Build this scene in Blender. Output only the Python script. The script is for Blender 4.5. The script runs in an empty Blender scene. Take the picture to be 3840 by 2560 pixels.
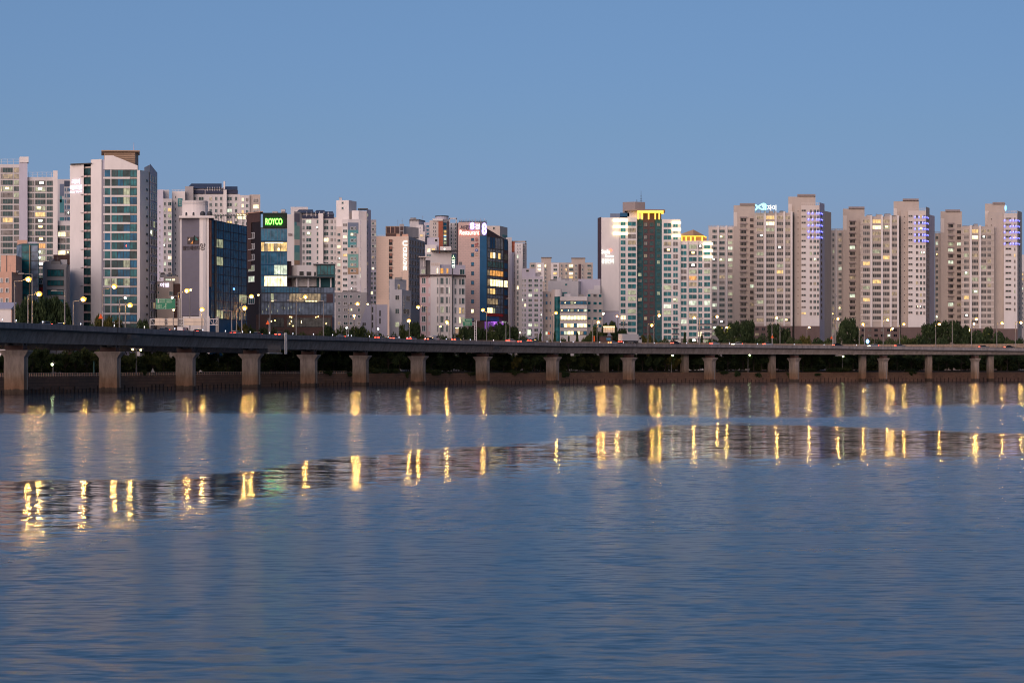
import bpy, math, random
import numpy as np
from mathutils import Vector, Matrix, Euler
random.seed(7)
R = math.radians
SC = bpy.context.scene
COL = SC.collection
# ------------------------------------------------------------------ camera, sky, sun
F, HOR, CAMZ = 7200.0, 1376.0, 6.45        # focal length and horizon row of the 3840 px wide photograph
cd = bpy.data.cameras.new('camera'); cam = bpy.data.objects.new('camera', cd); COL.objects.link(cam)
cd.sensor_width = 36; cd.lens = 36 * F / 3840; cd.shift_y = (HOR - 1280) / 3840
cd.clip_start = 0.5; cd.clip_end = 20000
cam.location = (0, 0, CAMZ); cam.rotation_euler = (R(90), 0, 0)
SC.camera = cam
SUN_EL, SUN_AZ = R(6.0), R(207)             # low in the west, behind and left of the camera
world = bpy.data.worlds.new('World'); SC.world = world; world.use_nodes = True
wn, wl = world.node_tree.nodes, world.node_tree.links
wn.clear()
sky = wn.new('ShaderNodeTexSky'); sky.sky_type = 'NISHITA'; sky.sun_disc = False
sky.sun_elevation = SUN_EL; sky.sun_rotation = SUN_AZ; sky.air_density = 1.0; sky.dust_density = 0.5; sky.ozone_density = 4.0
# the dusk sky opposite the sun is bluer low down than the model gives: grade it by height
wtc = wn.new('ShaderNodeTexCoord'); wsp = wn.new('ShaderNodeSeparateXYZ'); wrp = wn.new('ShaderNodeValToRGB')
wl.new(wtc.outputs['Generated'], wsp.inputs[0]); wl.new(wsp.outputs[2], wrp.inputs[0])
G = [(.0, (.93, 1.14, 2.45)), (.03, (.91, .92, 1.82)), (.06, (1.07, .86, 1.27)), (.12, (1.26, .955, 1.11)), (.2, (1.52, 1.08, 1.11)), (.35, (1.6, 1.33, 1.27)), (.6, (2.5, 1.7, 1.55)), (1.0, (3.7, 2.5, 2.3))]
we = wrp.color_ramp.elements; we[0].position = 0; we[1].position = 1
for p, c in G[1:-1]: we.new(p)
for q, (p, c) in zip(sorted(we, key=lambda k: k.position), G): q.color = (c[0] / 4, c[1] / 4, c[2] / 4, 1)
wsc = wn.new('ShaderNodeVectorMath'); wsc.operation = 'SCALE'; wsc.inputs[3].default_value = 4.0; wl.new(wrp.outputs[0], wsc.inputs[0])
tint = wn.new('ShaderNodeVectorMath'); tint.operation = 'MULTIPLY'
wbg = wn.new('ShaderNodeBackground'); wbg.inputs[1].default_value = 0.14
wout = wn.new('ShaderNodeOutputWorld')
waz = wn.new('ShaderNodeMath'); waz.operation = 'MULTIPLY_ADD'; waz.inputs[1].default_value = -.3; waz.inputs[2].default_value = 1.0; wl.new(wsp.outputs[0], waz.inputs[0])   # evens out the two sides
wst = wn.new('ShaderNodeMath'); wst.operation = 'MULTIPLY'; wst.inputs[1].default_value = 0.133; wl.new(waz.outputs[0], wst.inputs[0]); wl.new(wst.outputs[0], wbg.inputs[1])
wl.new(sky.outputs[0], tint.inputs[0]); wl.new(wsc.outputs[0], tint.inputs[1]); wl.new(tint.outputs[0], wbg.inputs[0]); wl.new(wbg.outputs[0], wout.inputs[0])
sd = bpy.data.lights.new('sun', 'SUN'); so = bpy.data.objects.new('sun', sd); COL.objects.link(so)
sd.energy = 3.75; sd.angle = R(75); sd.color = (1.0, 0.77, 0.64)
SDIR = Vector((math.sin(SUN_AZ) * math.cos(SUN_EL), math.cos(SUN_AZ) * math.cos(SUN_EL), math.sin(SUN_EL)))
so.rotation_euler = SDIR.to_track_quat('Z', 'Y').to_euler()
SC.view_settings.view_transform = 'Standard'; SC.view_settings.look = 'None'
SC.view_settings.exposure = 0.0; SC.view_settings.gamma = 1.0; SC.view_settings.use_curve_mapping = False
SC.render.engine = 'CYCLES'
SC.cycles.use_denoising = True; SC.cycles.filter_width = 1.1; SC.cycles.max_bounces = 5; SC.cycles.diffuse_bounces = 2; SC.cycles.glossy_bounces = 3
SC.cycles.transmission_bounces = 2; SC.cycles.sample_clamp_indirect = 0; SC.cycles.caustics_reflective = False; SC.cycles.caustics_refractive = False

# ------------------------------------------------------------------ helpers
def X(px, Y): return Y * (px - 1920) / F
def Z(py, Y): return CAMZ + Y * (HOR - py) / F
def S(n, Y): return n * Y / F                # pixels to metres at distance Y
GZ = 5.0                                     # city ground level

MATS = {}
def nodes_of(m):
    m.use_nodes = True
    n, l = m.node_tree.nodes, m.node_tree.links
    return n, l, n['Principled BSDF']
def mat(name, col, rough=0.7, var=0.12, scale=0.35, spec=0.3, metal=0.0, streak=0.0):
    """plain surface with weathering: soft blotches and, where asked, vertical rain streaks"""
    if name in MATS: return MATS[name]
    m = bpy.data.materials.new(name); n, l, b = nodes_of(m)
    b.inputs['Roughness'].default_value = rough; b.inputs['Specular IOR Level'].default_value = spec; b.inputs['Metallic'].default_value = metal
    g = n.new('ShaderNodeNewGeometry')
    mp = n.new('ShaderNodeMapping'); mp.inputs['Scale'].default_value = (1, 1, 0.35 if streak else 1)
    l.new(g.outputs['Position'], mp.inputs[0])
    t = n.new('ShaderNodeTexNoise'); t.inputs['Scale'].default_value = scale; t.inputs['Detail'].default_value = 5; t.inputs['Roughness'].default_value = 0.65
    l.new(mp.outputs[0], t.inputs['Vector'])
    r = n.new('ShaderNodeMapRange'); r.inputs[1].default_value = 0.25; r.inputs[2].default_value = 0.75
    r.inputs[3].default_value = 1 - var; r.inputs[4].default_value = 1 + var
    l.new(t.outputs['Fac'], r.inputs[0])
    k = n.new('ShaderNodeMix'); k.data_type = 'RGBA'; k.blend_type = 'MULTIPLY'; k.inputs[0].default_value = 1
    k.inputs[6].default_value = (*col, 1); l.new(r.outputs[0], k.inputs[7])
    l.new(k.outputs[2], b.inputs['Base Color'])
    MATS[name] = m; return m
def brickmat(name, c1, c2, mortar, w=1.2, h=0.55):
    m = bpy.data.materials.new(name); n, l, b = nodes_of(m); b.inputs['Roughness'].default_value = 0.75; b.inputs['Specular IOR Level'].default_value = 0.25
    g = n.new('ShaderNodeNewGeometry'); sp = n.new('ShaderNodeSeparateXYZ'); l.new(g.outputs['Position'], sp.inputs[0])
    cb = n.new('ShaderNodeCombineXYZ'); ad = n.new('ShaderNodeMath'); ad.operation = 'ADD'
    l.new(sp.outputs[0], ad.inputs[0]); l.new(sp.outputs[1], ad.inputs[1]); l.new(ad.outputs[0], cb.inputs[0]); l.new(sp.outputs[2], cb.inputs[1])
    t = n.new('ShaderNodeTexBrick'); l.new(cb.outputs[0], t.inputs[0])
    t.inputs['Color1'].default_value = (*c1, 1); t.inputs['Color2'].default_value = (*c2, 1); t.inputs['Mortar'].default_value = (*mortar, 1)
    t.inputs['Scale'].default_value = 1; t.inputs['Brick Width'].default_value = w; t.inputs['Row Height'].default_value = h; t.inputs['Mortar Size'].default_value = 0.05
    l.new(t.outputs[0], b.inputs['Base Color']); MATS[name] = m; return m
def glassmat(name, col, rough=0.2, spec=0.14, var=0.5):
    m = bpy.data.materials.new(name); n, l, b = nodes_of(m)
    b.inputs['Roughness'].default_value = rough; b.inputs['Specular IOR Level'].default_value = spec
    g = n.new('ShaderNodeNewGeometry'); t = n.new('ShaderNodeTexNoise'); t.inputs['Scale'].default_value = 0.45; t.inputs['Detail'].default_value = 2
    l.new(g.outputs['Position'], t.inputs['Vector'])
    r = n.new('ShaderNodeMapRange'); r.inputs[1].default_value = 0.3; r.inputs[2].default_value = 0.7; r.inputs[3].default_value = 1 - var; r.inputs[4].default_value = 1 + 1.4 * var
    l.new(t.outputs['Fac'], r.inputs[0])
    k = n.new('ShaderNodeMix'); k.data_type = 'RGBA'; k.blend_type = 'MULTIPLY'; k.inputs[0].default_value = 1; k.inputs[6].default_value = (*col, 1)
    l.new(r.outputs[0], k.inputs[7]); l.new(k.outputs[2], b.inputs['Base Color'])
    MATS[name] = m; return m
def litmat(name, col, strength, var=0.6, scale=0.6):
    """a lit room or lamp: gives off light, uneven where you look into a furnished room"""
    m = bpy.data.materials.new(name); n, l, b = nodes_of(m)
    b.inputs['Base Color'].default_value = (0.05, 0.05, 0.05, 1); b.inputs['Roughness'].default_value = 0.3
    b.inputs['Emission Color'].default_value = (*col, 1)
    if var:
        g = n.new('ShaderNodeNewGeometry'); mp = n.new('ShaderNodeMapping'); mp.inputs['Scale'].default_value = (1.6, 1, 0.8); l.new(g.outputs['Position'], mp.inputs[0])
        t = n.new('ShaderNodeTexNoise'); t.inputs['Scale'].default_value = scale; t.inputs['Detail'].default_value = 3; l.new(mp.outputs[0], t.inputs['Vector'])
        r = n.new('ShaderNodeMapRange'); r.inputs[1].default_value = 0.3; r.inputs[2].default_value = 0.7
        r.inputs[3].default_value = strength * (1 - var); r.inputs[4].default_value = strength * (1 + var)
        l.new(t.outputs['Fac'], r.inputs[0]); l.new(r.outputs[0], b.inputs['Emission Strength'])
    else:
        b.inputs['Emission Strength'].default_value = strength
    MATS[name] = m; return m

# walls
mat('white_wall', (0.70, 0.635, 0.61), streak=1, var=0.07)
mat('cream_wall', (0.58, 0.48, 0.42), streak=1, var=0.07)
mat('pale_grey_wall', (0.55, 0.51, 0.51), streak=1, var=0.08)
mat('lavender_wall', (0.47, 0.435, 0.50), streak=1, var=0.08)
mat('grey_wall', (0.33, 0.305, 0.31), streak=1, var=0.12)
mat('dark_grey_wall', (0.14, 0.13, 0.135), streak=1)
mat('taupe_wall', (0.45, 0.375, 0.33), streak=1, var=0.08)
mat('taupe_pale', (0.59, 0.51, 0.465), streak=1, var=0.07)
mat('taupe_dark', (0.27, 0.22, 0.215), streak=1)
mat('brown_base', (0.15, 0.10, 0.092), streak=1)
mat('peach_wall', (0.58, 0.34, 0.25), streak=1)
mat('pink_wall', (0.58, 0.40, 0.39), streak=1, var=0.06)
mat('brown_wall', (0.085, 0.045, 0.038), var=0.25)
mat('dark_brown_wall', (0.022, 0.014, 0.016), var=0.25)
mat('slate_panel', (0.135, 0.125, 0.16), var=0.08)
mat('teal_paint', (0.09, 0.27, 0.29), var=0.15)
mat('teal_green_paint', (0.17, 0.34, 0.31), var=0.15)
mat('slate_blue_paint', (0.15, 0.18, 0.25), var=0.1)
mat('tan_paint', (0.36, 0.235, 0.15), var=0.1)
mat('teal_cladding', (0.022, 0.09, 0.105), var=0.2)
mat('maroon_cladding', (0.085, 0.05, 0.055), var=0.2)
mat('orange_cladding', (0.36, 0.10, 0.055), var=0.3, scale=1.2)
mat('roof_blue', (0.055, 0.07, 0.11), var=0.15)
mat('navy_band', (0.03, 0.035, 0.07))
mat('navy_panel', (0.014, 0.085, 0.18), var=0.2)
mat('purple_awning', (0.13, 0.06, 0.24)); mat('red_band', (0.36, 0.015, 0.02))
mat('louver_brown', (0.30, 0.21, 0.16)); mat('louver_dark', (0.07, 0.042, 0.042))
mat('copper_strip', (0.26, 0.12, 0.09)); mat('sign_black', (0.012, 0.018, 0.014))
mat('sign_bronze', (0.06, 0.045, 0.045)); mat('orange_paint', (0.8, 0.33, 0.08)); mat('cream_paint', (0.7, 0.55, 0.42)); mat('sign_teal', (0.03, 0.17, 0.15))
mat('sign_navy', (0.03, 0.03, 0.07)); mat('sign_red', (0.35, 0.03, 0.03)); mat('sign_blue', (0.08, 0.14, 0.36)); mat('number_grey', (0.2, 0.15, 0.15))
mat('white_metal', (0.6, 0.56, 0.55), rough=0.45); mat('grey_metal', (0.22, 0.20, 0.195), rough=0.45, metal=0.2); mat('dark_metal', (0.05, 0.05, 0.055), rough=0.5)
mat('green_sign', (0.0, 0.17, 0.085), rough=0.4, var=0.04); mat('sign_letter', (0.45, 0.58, 0.42)); mat('cream_panel', (0.72, 0.58, 0.46)); mat('warning_orange', (0.85, 0.13, 0.03))
mat('white_paint', (0.62, 0.57, 0.55), rough=0.35, var=0.05); mat('tyre', (0.02, 0.02, 0.02)); mat('asphalt', (0.055, 0.052, 0.055))
brickmat('pink_brick', (0.58, 0.415, 0.365), (0.54, 0.385, 0.34), (0.43, 0.31, 0.28), 1.4, 0.75)
brickmat('beige_tile', (0.68, 0.51, 0.415), (0.66, 0.495, 0.40), (0.58, 0.44, 0.355), 1.6, 0.8)
# glass
glassmat('glass', (0.020, 0.054, 0.058)); glassmat('glass_dark', (0.005, 0.007, 0.011)); glassmat('glass_teal', (0.014, 0.115, 0.13)); glassmat('glass_grey', (0.06, 0.062, 0.06))
glassmat('glass_navy', (0.006, 0.10, 0.19), spec=0.14, var=0.4); glassmat('glass_blue', (0.045, 0.16, 0.25), var=0.35); glassmat('glass_slate', (0.13, 0.165, 0.22), var=0.4)
glassmat('curtain', (0.16, 0.14, 0.13), var=0.5)
# light
litmat('lit_warm', (1, 0.62, 0.2), 1.0); litmat('lit_bright', (1, 0.82, 0.42), 2.2, 0.6); litmat('lit_white', (0.88, 1, 0.74), 0.8)
litmat('lit_amber', (1, 0.42, 0.08), 0.8); litmat('lit_dim', (0.8, 0.85, 0.5), 0.34, 0.85); litmat('lit_tan', (0.9, 0.62, 0.32), 0.28, 0.9)
litmat('spot_white', (0.9, 1, 0.85), 6, 0); litmat('spot_warm', (1, 0.7, 0.25), 5, 0); litmat('spot_blue', (0.15, 0.45, 1), 4, 0)
litmat('lamp_core', (1, 0.54, 0.13), 520, 0); litmat('sodium_halo', (1, 0.46, 0.05), 2.0, 0); litmat('lamp_small', (1, 0.72, 0.25), 10, 0); litmat('lamp_white', (0.9, 1, 0.9), 14, 0); litmat('lamp_green', (0.8, 1, 0.5), 30, 0)
litmat('sign_white', (0.97, 0.98, 0.9), 1.35, 0); litmat('sign_green', (0.12, 1, 0.05), 7.5, 0); litmat('sign_indigo', (0.3, 0.2, 1), 2.6, 0); litmat('sign_hot', (1, 0.80, 0.70), 2.2, 0); litmat('purple_lit', (0.45, 0.12, 0.9), 0.32, 0.3); litmat('sign_lime', (0.75, 1, 0.5), 1.8, 0); litmat('sign_cyan', (0.45, 1, 0.95), 1.4, 0)
litmat('sign_orange', (1, 0.10, 0.045), 2.2, 0); litmat('sign_violet', (0.88, 0.8, 1), 1.5, 0); litmat('led_blue', (0.10, 0.10, 1), 3.4, 0); litmat('led_core', (0.6, 0.65, 1), 2.0, 0)
litmat('glow_band', (1, 0.86, 0.45), 3.2, 0); litmat('crown_gold', (1, 0.52, 0.05), 2.2, 0.25); litmat('tail_red', (1, 0.06, 0.03), 9, 0); litmat('tail_orange', (1, 0.35, 0.08), 6, 0)
litmat('head_white', (1, 0.85, 0.55), 9, 0); litmat('stud_glow', (0.75, 0.82, 1), 2.2, 0); litmat('purple_glow', (0.6, 0.16, 1), 1.6, 0.3); litmat('red_glow', (1, 0.03, 0.03), 0.5, 0.3); litmat('box_glow', (1, 0.55, 0.22), 0.22, 0.5)

class MB:
    """collects faces, links them as one mesh object"""
    def __init__(s): s.v, s.f, s.m, s.mats = [], [], [], []
    def mi(s, m):
        if m not in s.mats: s.mats.append(m)
        return s.mats.index(m)
    def poly(s, pts, m):
        b = len(s.v); s.v += [tuple(p) for p in pts]; s.f.append(tuple(range(b, b + len(pts)))); s.m.append(s.mi(m))
    def hexa(s, p, m):                        # 8 corners: bottom ring then top ring
        b = len(s.v); s.v += [tuple(q) for q in p]; k = s.mi(m)
        for f in ((3, 2, 1, 0), (4, 5, 6, 7), (0, 1, 5, 4), (1, 2, 6, 5), (2, 3, 7, 6), (3, 0, 4, 7)):
            s.f.append(tuple(b + i for i in f)); s.m.append(k)
    def box(s, x0, y0, z0, x1, y1, z1, m, T=None):
        p = [(x0, y0, z0), (x1, y0, z0), (x1, y1, z0), (x0, y1, z0), (x0, y0, z1), (x1, y0, z1), (x1, y1, z1), (x0, y1, z1)]
        if T is not None: p = [tuple(T @ Vector(q)) for q in p]
        s.hexa(p, m)
    def prism(s, pts, z0, zt, m):             # pts anticlockwise from above; zt a number or one per point
        n = len(pts); b = len(s.v); k = s.mi(m)
        if not isinstance(zt, (list, tuple)): zt = [zt] * n
        s.v += [(x, y, z0) for x, y in pts] + [(x, y, t) for (x, y), t in zip(pts, zt)]
        s.f.append(tuple(b + n + i for i in range(n))); s.m.append(k)
        s.f.append(tuple(b + n - 1 - i for i in range(n))); s.m.append(k)
        for i in range(n):
            j = (i + 1) % n; s.f.append((b + i, b + j, b + n + j, b + n + i)); s.m.append(k)
    def tube(s, p0, p1, r0, m, r1=None, n=8):
        p0, p1 = Vector(p0), Vector(p1); r1 = r0 if r1 is None else r1
        d = (p1 - p0).normalized(); a = d.orthogonal().normalized(); c = d.cross(a); b = len(s.v); k = s.mi(m)
        for p, r in ((p0, r0), (p1, r1)):
            for i in range(n):
                t = 2 * math.pi * i / n; s.v.append(tuple(p + a * math.cos(t) * r + c * math.sin(t) * r))
        for i in range(n):
            j = (i + 1) % n; s.f.append((b + i, b + j, b + n + j, b + n + i)); s.m.append(k)
        s.f.append(tuple(b + n - 1 - i for i in range(n))); s.m.append(k); s.f.append(tuple(b + n + i for i in range(n))); s.m.append(k)
    def ball(s, c, rx, ry, rz, m, n=10, q=6):
        b = len(s.v); k = s.mi(m)
        for i in range(q + 1):
            a = math.pi * i / q
            for j in range(n):
                t = 2 * math.pi * j / n; s.v.append((c[0] + rx * math.sin(a) * math.cos(t), c[1] + ry * math.sin(a) * math.sin(t), c[2] + rz * math.cos(a)))
        for i in range(q):
            for j in range(n):
                j2 = (j + 1) % n; s.f.append((b + i * n + j, b + (i + 1) * n + j, b + (i + 1) * n + j2, b + i * n + j2)); s.m.append(k)
    def mesh(s, name):
        me = bpy.data.meshes.new(name); me.from_pydata(s.v, [], s.f)
        for m in s.mats: me.materials.append(MATS[m])
        me.polygons.foreach_set('material_index', s.m); me.update(); return me
    def build(s, name, parent=None, loc=None):
        o = bpy.data.objects.new(name, s.mesh(name)); COL.objects.link(o)
        if parent is not None:
            o.parent = parent; o.matrix_parent_inverse = Matrix.Translation(-parent.location)
        return o
def tag(o, label=None, cat=None, group=None, kind=None):
    if label: o['label'] = label
    if cat: o['category'] = cat
    if group: o['group'] = group
    if kind: o['kind'] = kind
    return o
def thing(name, label, cat, loc=(0, 0, 0), group=None, rz=0):
    o = bpy.data.objects.new(name, None); COL.objects.link(o); o.location = loc; o.rotation_euler = (0, 0, rz); o.empty_display_size = 0.5
    return tag(o, label, cat, group)
def put(name, me, parent, loc=(0, 0, 0), rz=0):              # a mesh in its parent's own frame
    o = bpy.data.objects.new(name, me); COL.objects.link(o); o.parent = parent; o.location = loc; o.rotation_euler = (0, 0, rz); return o
def copy_tree(o, parent=None):
    c = o.copy(); COL.objects.link(c)
    if parent is not None: c.parent = parent
    for ch in list(o.children): copy_tree(ch, c)
    return c
ORD = ['', 'first', 'second', 'third', 'fourth', 'fifth', 'sixth', 'seventh', 'eighth', 'ninth', 'tenth', 'eleventh', 'twelfth', 'thirteenth', 'fourteenth', 'fifteenth', 'sixteenth']
NUM = ['', 'one', 'two', 'three', 'four', 'five', 'six', 'seven', 'eight', 'nine', 'ten', 'eleven', 'twelve', 'thirteen', 'fourteen', 'fifteen', 'sixteen']
MARKS = [(262, 'the far left apartments'), (590, 'the tall white tower'), (682, 'the big green road sign'), (925, 'the blue glass block'), (1260, 'the green lettered brown block'),
         (1411, 'the teal patched flats'), (1570, 'the beige lettered block'), (1745, 'the pink and white block'), (1912, 'the restaurant block'), (2026, 'the lavender flats'),
         (2235, 'the ribbon windowed office'), (2660, 'the glowing crown tower'), (3120, 'the fish sign flats'), (3505, 'the middle taupe flats'), (9999, 'the rightmost taupe flats')]
def mark(px): return next(t for a, t in MARKS if px < a)
def label_row(items, desc):
    """items: (px, object, own description or None); each gets a label from the building it stands before and its order there"""
    by = {}
    for px, o, d in sorted(items, key=lambda q: q[0]): by.setdefault((d or desc, mark(px)), []).append(o)
    for (d, t), os_ in by.items():
        n = len(os_)
        for i, o in enumerate(os_):
            o['label'] = f'{d} before {t}' + ('' if n == 1 else f', {ORD[i + 1]} from left')

# lettering is made first, while the scene is small
TXT = {}
def make_texts(strings):
    c = bpy.data.curves.new('lettering', 'FONT'); o = bpy.data.objects.new('lettering', c); COL.objects.link(o)
    for s, off in strings:
        c.body = s; c.extrude = 0.08; c.offset = off; c.resolution_u = 4
        dg = bpy.context.evaluated_depsgraph_get(); dg.update()
        me = bpy.data.meshes.new_from_object(o.evaluated_get(dg)); me.name = 'lettering'; TXT[s] = me
    bpy.data.objects.remove(o)
make_texts([('리버', 0.02), ('베르빌', 0.02), ('River Vervil', 0.0), ('월드메르디', 0.015), ('앙', 0.0), ('ROYCO', 0.03), ('104', 0.0), ('U', 0.05), ('C', 0.04), ('R', 0.04), ('E', 0.04), ('A', 0.04), ('O', 0.04), ('N', 0.04),
            ('서', 0.01), ('강', 0.01), ('8', 0.03), ('경', 0.02), ('Restaurant', 0.012), ('Restaurant ', 0.055), ('8 ', 0.07), ('日', 0.0), ('式', 0.0), ('스', 0.02), ('파', 0.02), ('랜', 0.02), ('Stella', 0.02), ('Kautus', 0.02), ('경원연리', 0.02), ('자이', 0.03), ('이엘', 0.02)])

class Face:
    """an upright facade between two seen edges, left to right: pixel columns map onto it along the line of sight"""
    def __init__(s, a, b):
        s.A = Vector((X(*a), a[1])); B = Vector((X(*b), b[1])); s.L = (B - s.A).length; s.u = (B - s.A) / s.L
        s.ang = math.atan2(s.u.y, s.u.x); s.n = Vector((s.u.y, -s.u.x)); s.Yr = a[1]
    def t(s, px):
        k = (px - 1920) / F; return (s.A.y * k - s.A.x) / (s.u.x - s.u.y * k)
    def z(s, py): return Z(py, s.Yr)
    def T(s, t, z, d=0.0):
        p = s.A + s.u * t + s.n * d
        return Matrix.Translation((p.x, p.y, z)) @ Matrix.Rotation(s.ang, 4, 'Z')

WCACHE = {}
def gwin(mb, T, w, h, panes, glass, frame, spot, fr):
    """one window: glass set in a frame with mullions and a sill; local +x along the wall, -y outwards"""
    mb.box(0.02, -0.05, 0.02, w - 0.02, 0.06, h - 0.02, glass, T)
    if fr:
        mb.box(-0.06, -0.13, h - fr, w + 0.06, 0.05, h + 0.05, frame, T); mb.box(-0.1, -0.22, -0.08, w + 0.1, 0.05, fr, frame, T)
        mb.box(-0.06, -0.13, fr, fr, 0.05, h - fr, frame, T); mb.box(w - fr, -0.13, fr, w + 0.06, 0.05, h - fr, frame, T)
        for i in range(1, panes):
            x = w * i / panes; mb.box(x - fr / 2, -0.11, fr, x + fr / 2, 0.04, h - fr, frame, T)
    if spot:
        sx, sz, sw, sh, sm = spot; mb.box(sx * w, -0.075, sz * h, (sx + sw) * w, -0.045, (sz + sh) * h, sm, T)

LITSET = ['lit_warm', 'lit_white', 'lit_bright', 'lit_dim', 'lit_tan', 'spot', 'lit_dim', 'spot', 'lit_tan']
class Bld:
    def __init__(s, name, label, cat, px, Y, group=None):
        s.root = thing(name, label, cat, (X(px, Y), Y, GZ), group); s.parts = {}; s.wins = []
    def mb(s, part): return s.parts.setdefault(part, MB())
    def block(s, part, pts, ytop, m, ybot=None, depth=14):
        """pts: seen corners (px, distance) left to right; the far side closes the volume"""
        zt = [Z(y, pts[0][1]) for y in ytop] if isinstance(ytop, (list, tuple)) else Z(ytop, pts[0][1])
        z0 = GZ - 1 if ybot is None else Z(ybot, pts[0][1])
        p = [(X(a, y), y) for a, y in pts]; yb = max(y for a, y in pts) + depth
        p += [(X(pts[-1][0], yb), yb), (X(pts[0][0], yb), yb)]
        if isinstance(zt, list): zt = zt + [zt[-1], zt[0]]
        s.mb(part).prism(p, z0, zt, m)
    def panel(s, part, f, a, b, ya, yb, m, d=0.12, back=0.1):
        ta, tb = f.t(a), f.t(b); z1, z0 = f.z(ya), f.z(yb)
        s.mb(part).box(0, -d, 0, tb - ta, back, z1 - z0, m, f.T(ta, z0))
    def rows(s, f, cols, y0, pitch, n, hp, panes=2, glass='glass', frame='white_metal', lit=0.12, fr=0.09, sets=None, skip=(), only=None, special=None):
        for r in range(n):
            for ci, (a, b) in enumerate(cols):
                if (ci, r) in skip: continue
                g, spot = glass, None
                k = (special or {}).get((ci, r))
                if k is None and random.random() < lit: k = random.choice(sets or LITSET)
                if k == 'spot': g, spot = random.choice(('glass_grey', 'lit_dim')), (random.uniform(.1, .5), random.uniform(.35, .5), .36, .4, random.choice(('spot_white', 'spot_white', 'spot_warm')))
                elif k: g = k
                elif random.random() < 0.12: g = 'curtain'
                s.win(f, a, b, y0 + r * pitch, y0 + r * pitch + hp, panes, g, frame, spot, fr)
    def win(s, f, a, b, ya, yb, panes=2, glass='glass', frame='white_metal', spot=None, fr=0.09):
        ta, tb = f.t(a), f.t(b); z1, z0 = f.z(ya), f.z(yb); s.wins.append((f, ta, z0, round(tb - ta, 2), round(z1 - z0, 2), panes, glass, frame, spot, fr))
    def text(s, part, f, st, a, b, ybase, ycap, m, d=0.25, parent=None):
        me = TXT[st].copy(); me.materials.clear(); me.materials.append(MATS[m])
        v = np.empty(len(me.vertices) * 3); me.vertices.foreach_get('co', v); v = v.reshape(-1, 3)
        mn, mx = v.min(0), v.max(0); w = f.t(b) - f.t(a); h = f.z(ycap) - f.z(ybase)
        q = np.empty_like(v); q[:, 0] = (v[:, 0] - mn[0]) / (mx[0] - mn[0]) * w; q[:, 2] = (v[:, 1] - mn[1]) / (mx[1] - mn[1]) * h; q[:, 1] = -(v[:, 2] - mn[2])
        me.vertices.foreach_set('co', q.ravel()); me.update()
        o = bpy.data.objects.new(part, me); COL.objects.link(o); o.parent = parent or s.root
        o.matrix_parent_inverse = Matrix.Translation(-s.root.location); o.matrix_basis = f.T(f.t(a), f.z(ybase), d); return o
    def clutter(s, a, b, Y, ytop, n=4, m='pale_grey_wall', ant=1):
        zt = Z(ytop, Y)
        for i in range(n):
            px = random.uniform(a, b); w = random.uniform(.5, 1.6); h = random.uniform(.6, 1.8); x = X(px, Y); y = Y + random.uniform(1.5, 6)
            mb = MB(); mb.box(x - w, y, zt - .05, x + w, y + 1.6, zt + h, random.choice((m, 'grey_metal', 'grey_wall'))); mb.box(x - w * .8, y + .2, zt + h, x + w * .8, y + 1.4, zt + h + .12, 'dark_metal')
            mb.build('rooftop_unit', s.root)
        for i in range(ant):
            px = random.uniform(a, b); y = Y + 3; mb = MB(); h = random.uniform(2, 4); mb.tube((X(px, y), y, zt - .05), (X(px, y), y, zt + h), .06, 'grey_metal', .03)
            mb.box(X(px, y) - .5, y - .04, zt + h * .7, X(px, y) + .5, y + .04, zt + h * .7 + .08, 'grey_metal'); mb.build('antenna', s.root)
    def rail(s, a, b, Y, y0, y1, n, m='white_metal', part='railing'):
        mb = s.mb(part); z0, z1 = Z(y0, Y), Z(y1, Y)
        for i in range(n + 1):
            x = X(a + (b - a) * i / n, Y); mb.box(x - .06, Y - .06, z0 - .1, x + .06, Y + .06, z1, m)
        mb.box(X(a, Y), Y - .05, z1 - .1, X(b, Y), Y + .05, z1 + .02, m); mb.box(X(a, Y), Y - .04, (z0 + z1) / 2, X(b, Y), Y + .04, (z0 + z1) / 2 + .08, m)
    def finish(s):
        s.wins.sort(key=lambda w: -w[3] * w[4]); rest = MB()
        for i, (f, t, z, w, h, panes, g, fm, spot, fr) in enumerate(s.wins):
            T = f.T(t, z)
            if i < 100:
                key = (w, h, panes, g, fm, spot, fr)
                if key not in WCACHE:
                    mb = MB(); gwin(mb, None, w, h, panes, g, fm, spot, fr); WCACHE[key] = mb.mesh('window')
                o = bpy.data.objects.new('window', WCACHE[key]); COL.objects.link(o); o.parent = s.root
                o.matrix_parent_inverse = Matrix.Translation(-s.root.location); o.matrix_basis = T
                if g.startswith('lit_') or spot: o['label'] = 'lit window'
            else: gwin(rest, T, w, h, panes, g, fm, spot, fr)
        if rest.v: tag(rest.build('window', s.root), kind='stuff')
        for name, mb in s.parts.items(): mb.build(name, s.root)
# ------------------------------------------------------------------ buildings, left to right
# far left apartments
Y = 900
b = Bld('apartment_tower', 'grey balcony apartment tower at the left edge, behind the peach block', 'apartment building', 100, Y)
b.block('wall', [(-60, Y), (72, Y)], 616, 'pale_grey_wall'); b.block('wall', [(72, Y - 1.5), (103, Y - 1.5)], 590, 'lavender_wall', depth=16); b.block('roof_block', [(74, Y - 2), (107, Y - 2)], 588, 'white_wall', 609, 6)
b.block('wall', [(103, Y), (199, Y)], 664, 'pale_grey_wall'); b.block('wall', [(199, Y - 1), (216, Y - 1)], 640, 'white_wall'); b.block('wall', [(216, Y + 1), (264, Y + 1)], 828, 'pale_grey_wall')
f = Face((-60, Y), (72, Y))
b.rows(f, [(-50, -2), (3, 8), (10, 48), (52, 71)], 629, 23.4, 25, 18, 4, 'glass', 'grey_metal', lit=.10, special={(2, 1): 'lit_tan', (3, 1): 'lit_tan', (2, 3): 'spot', (2, 8): 'lit_warm'})
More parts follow.
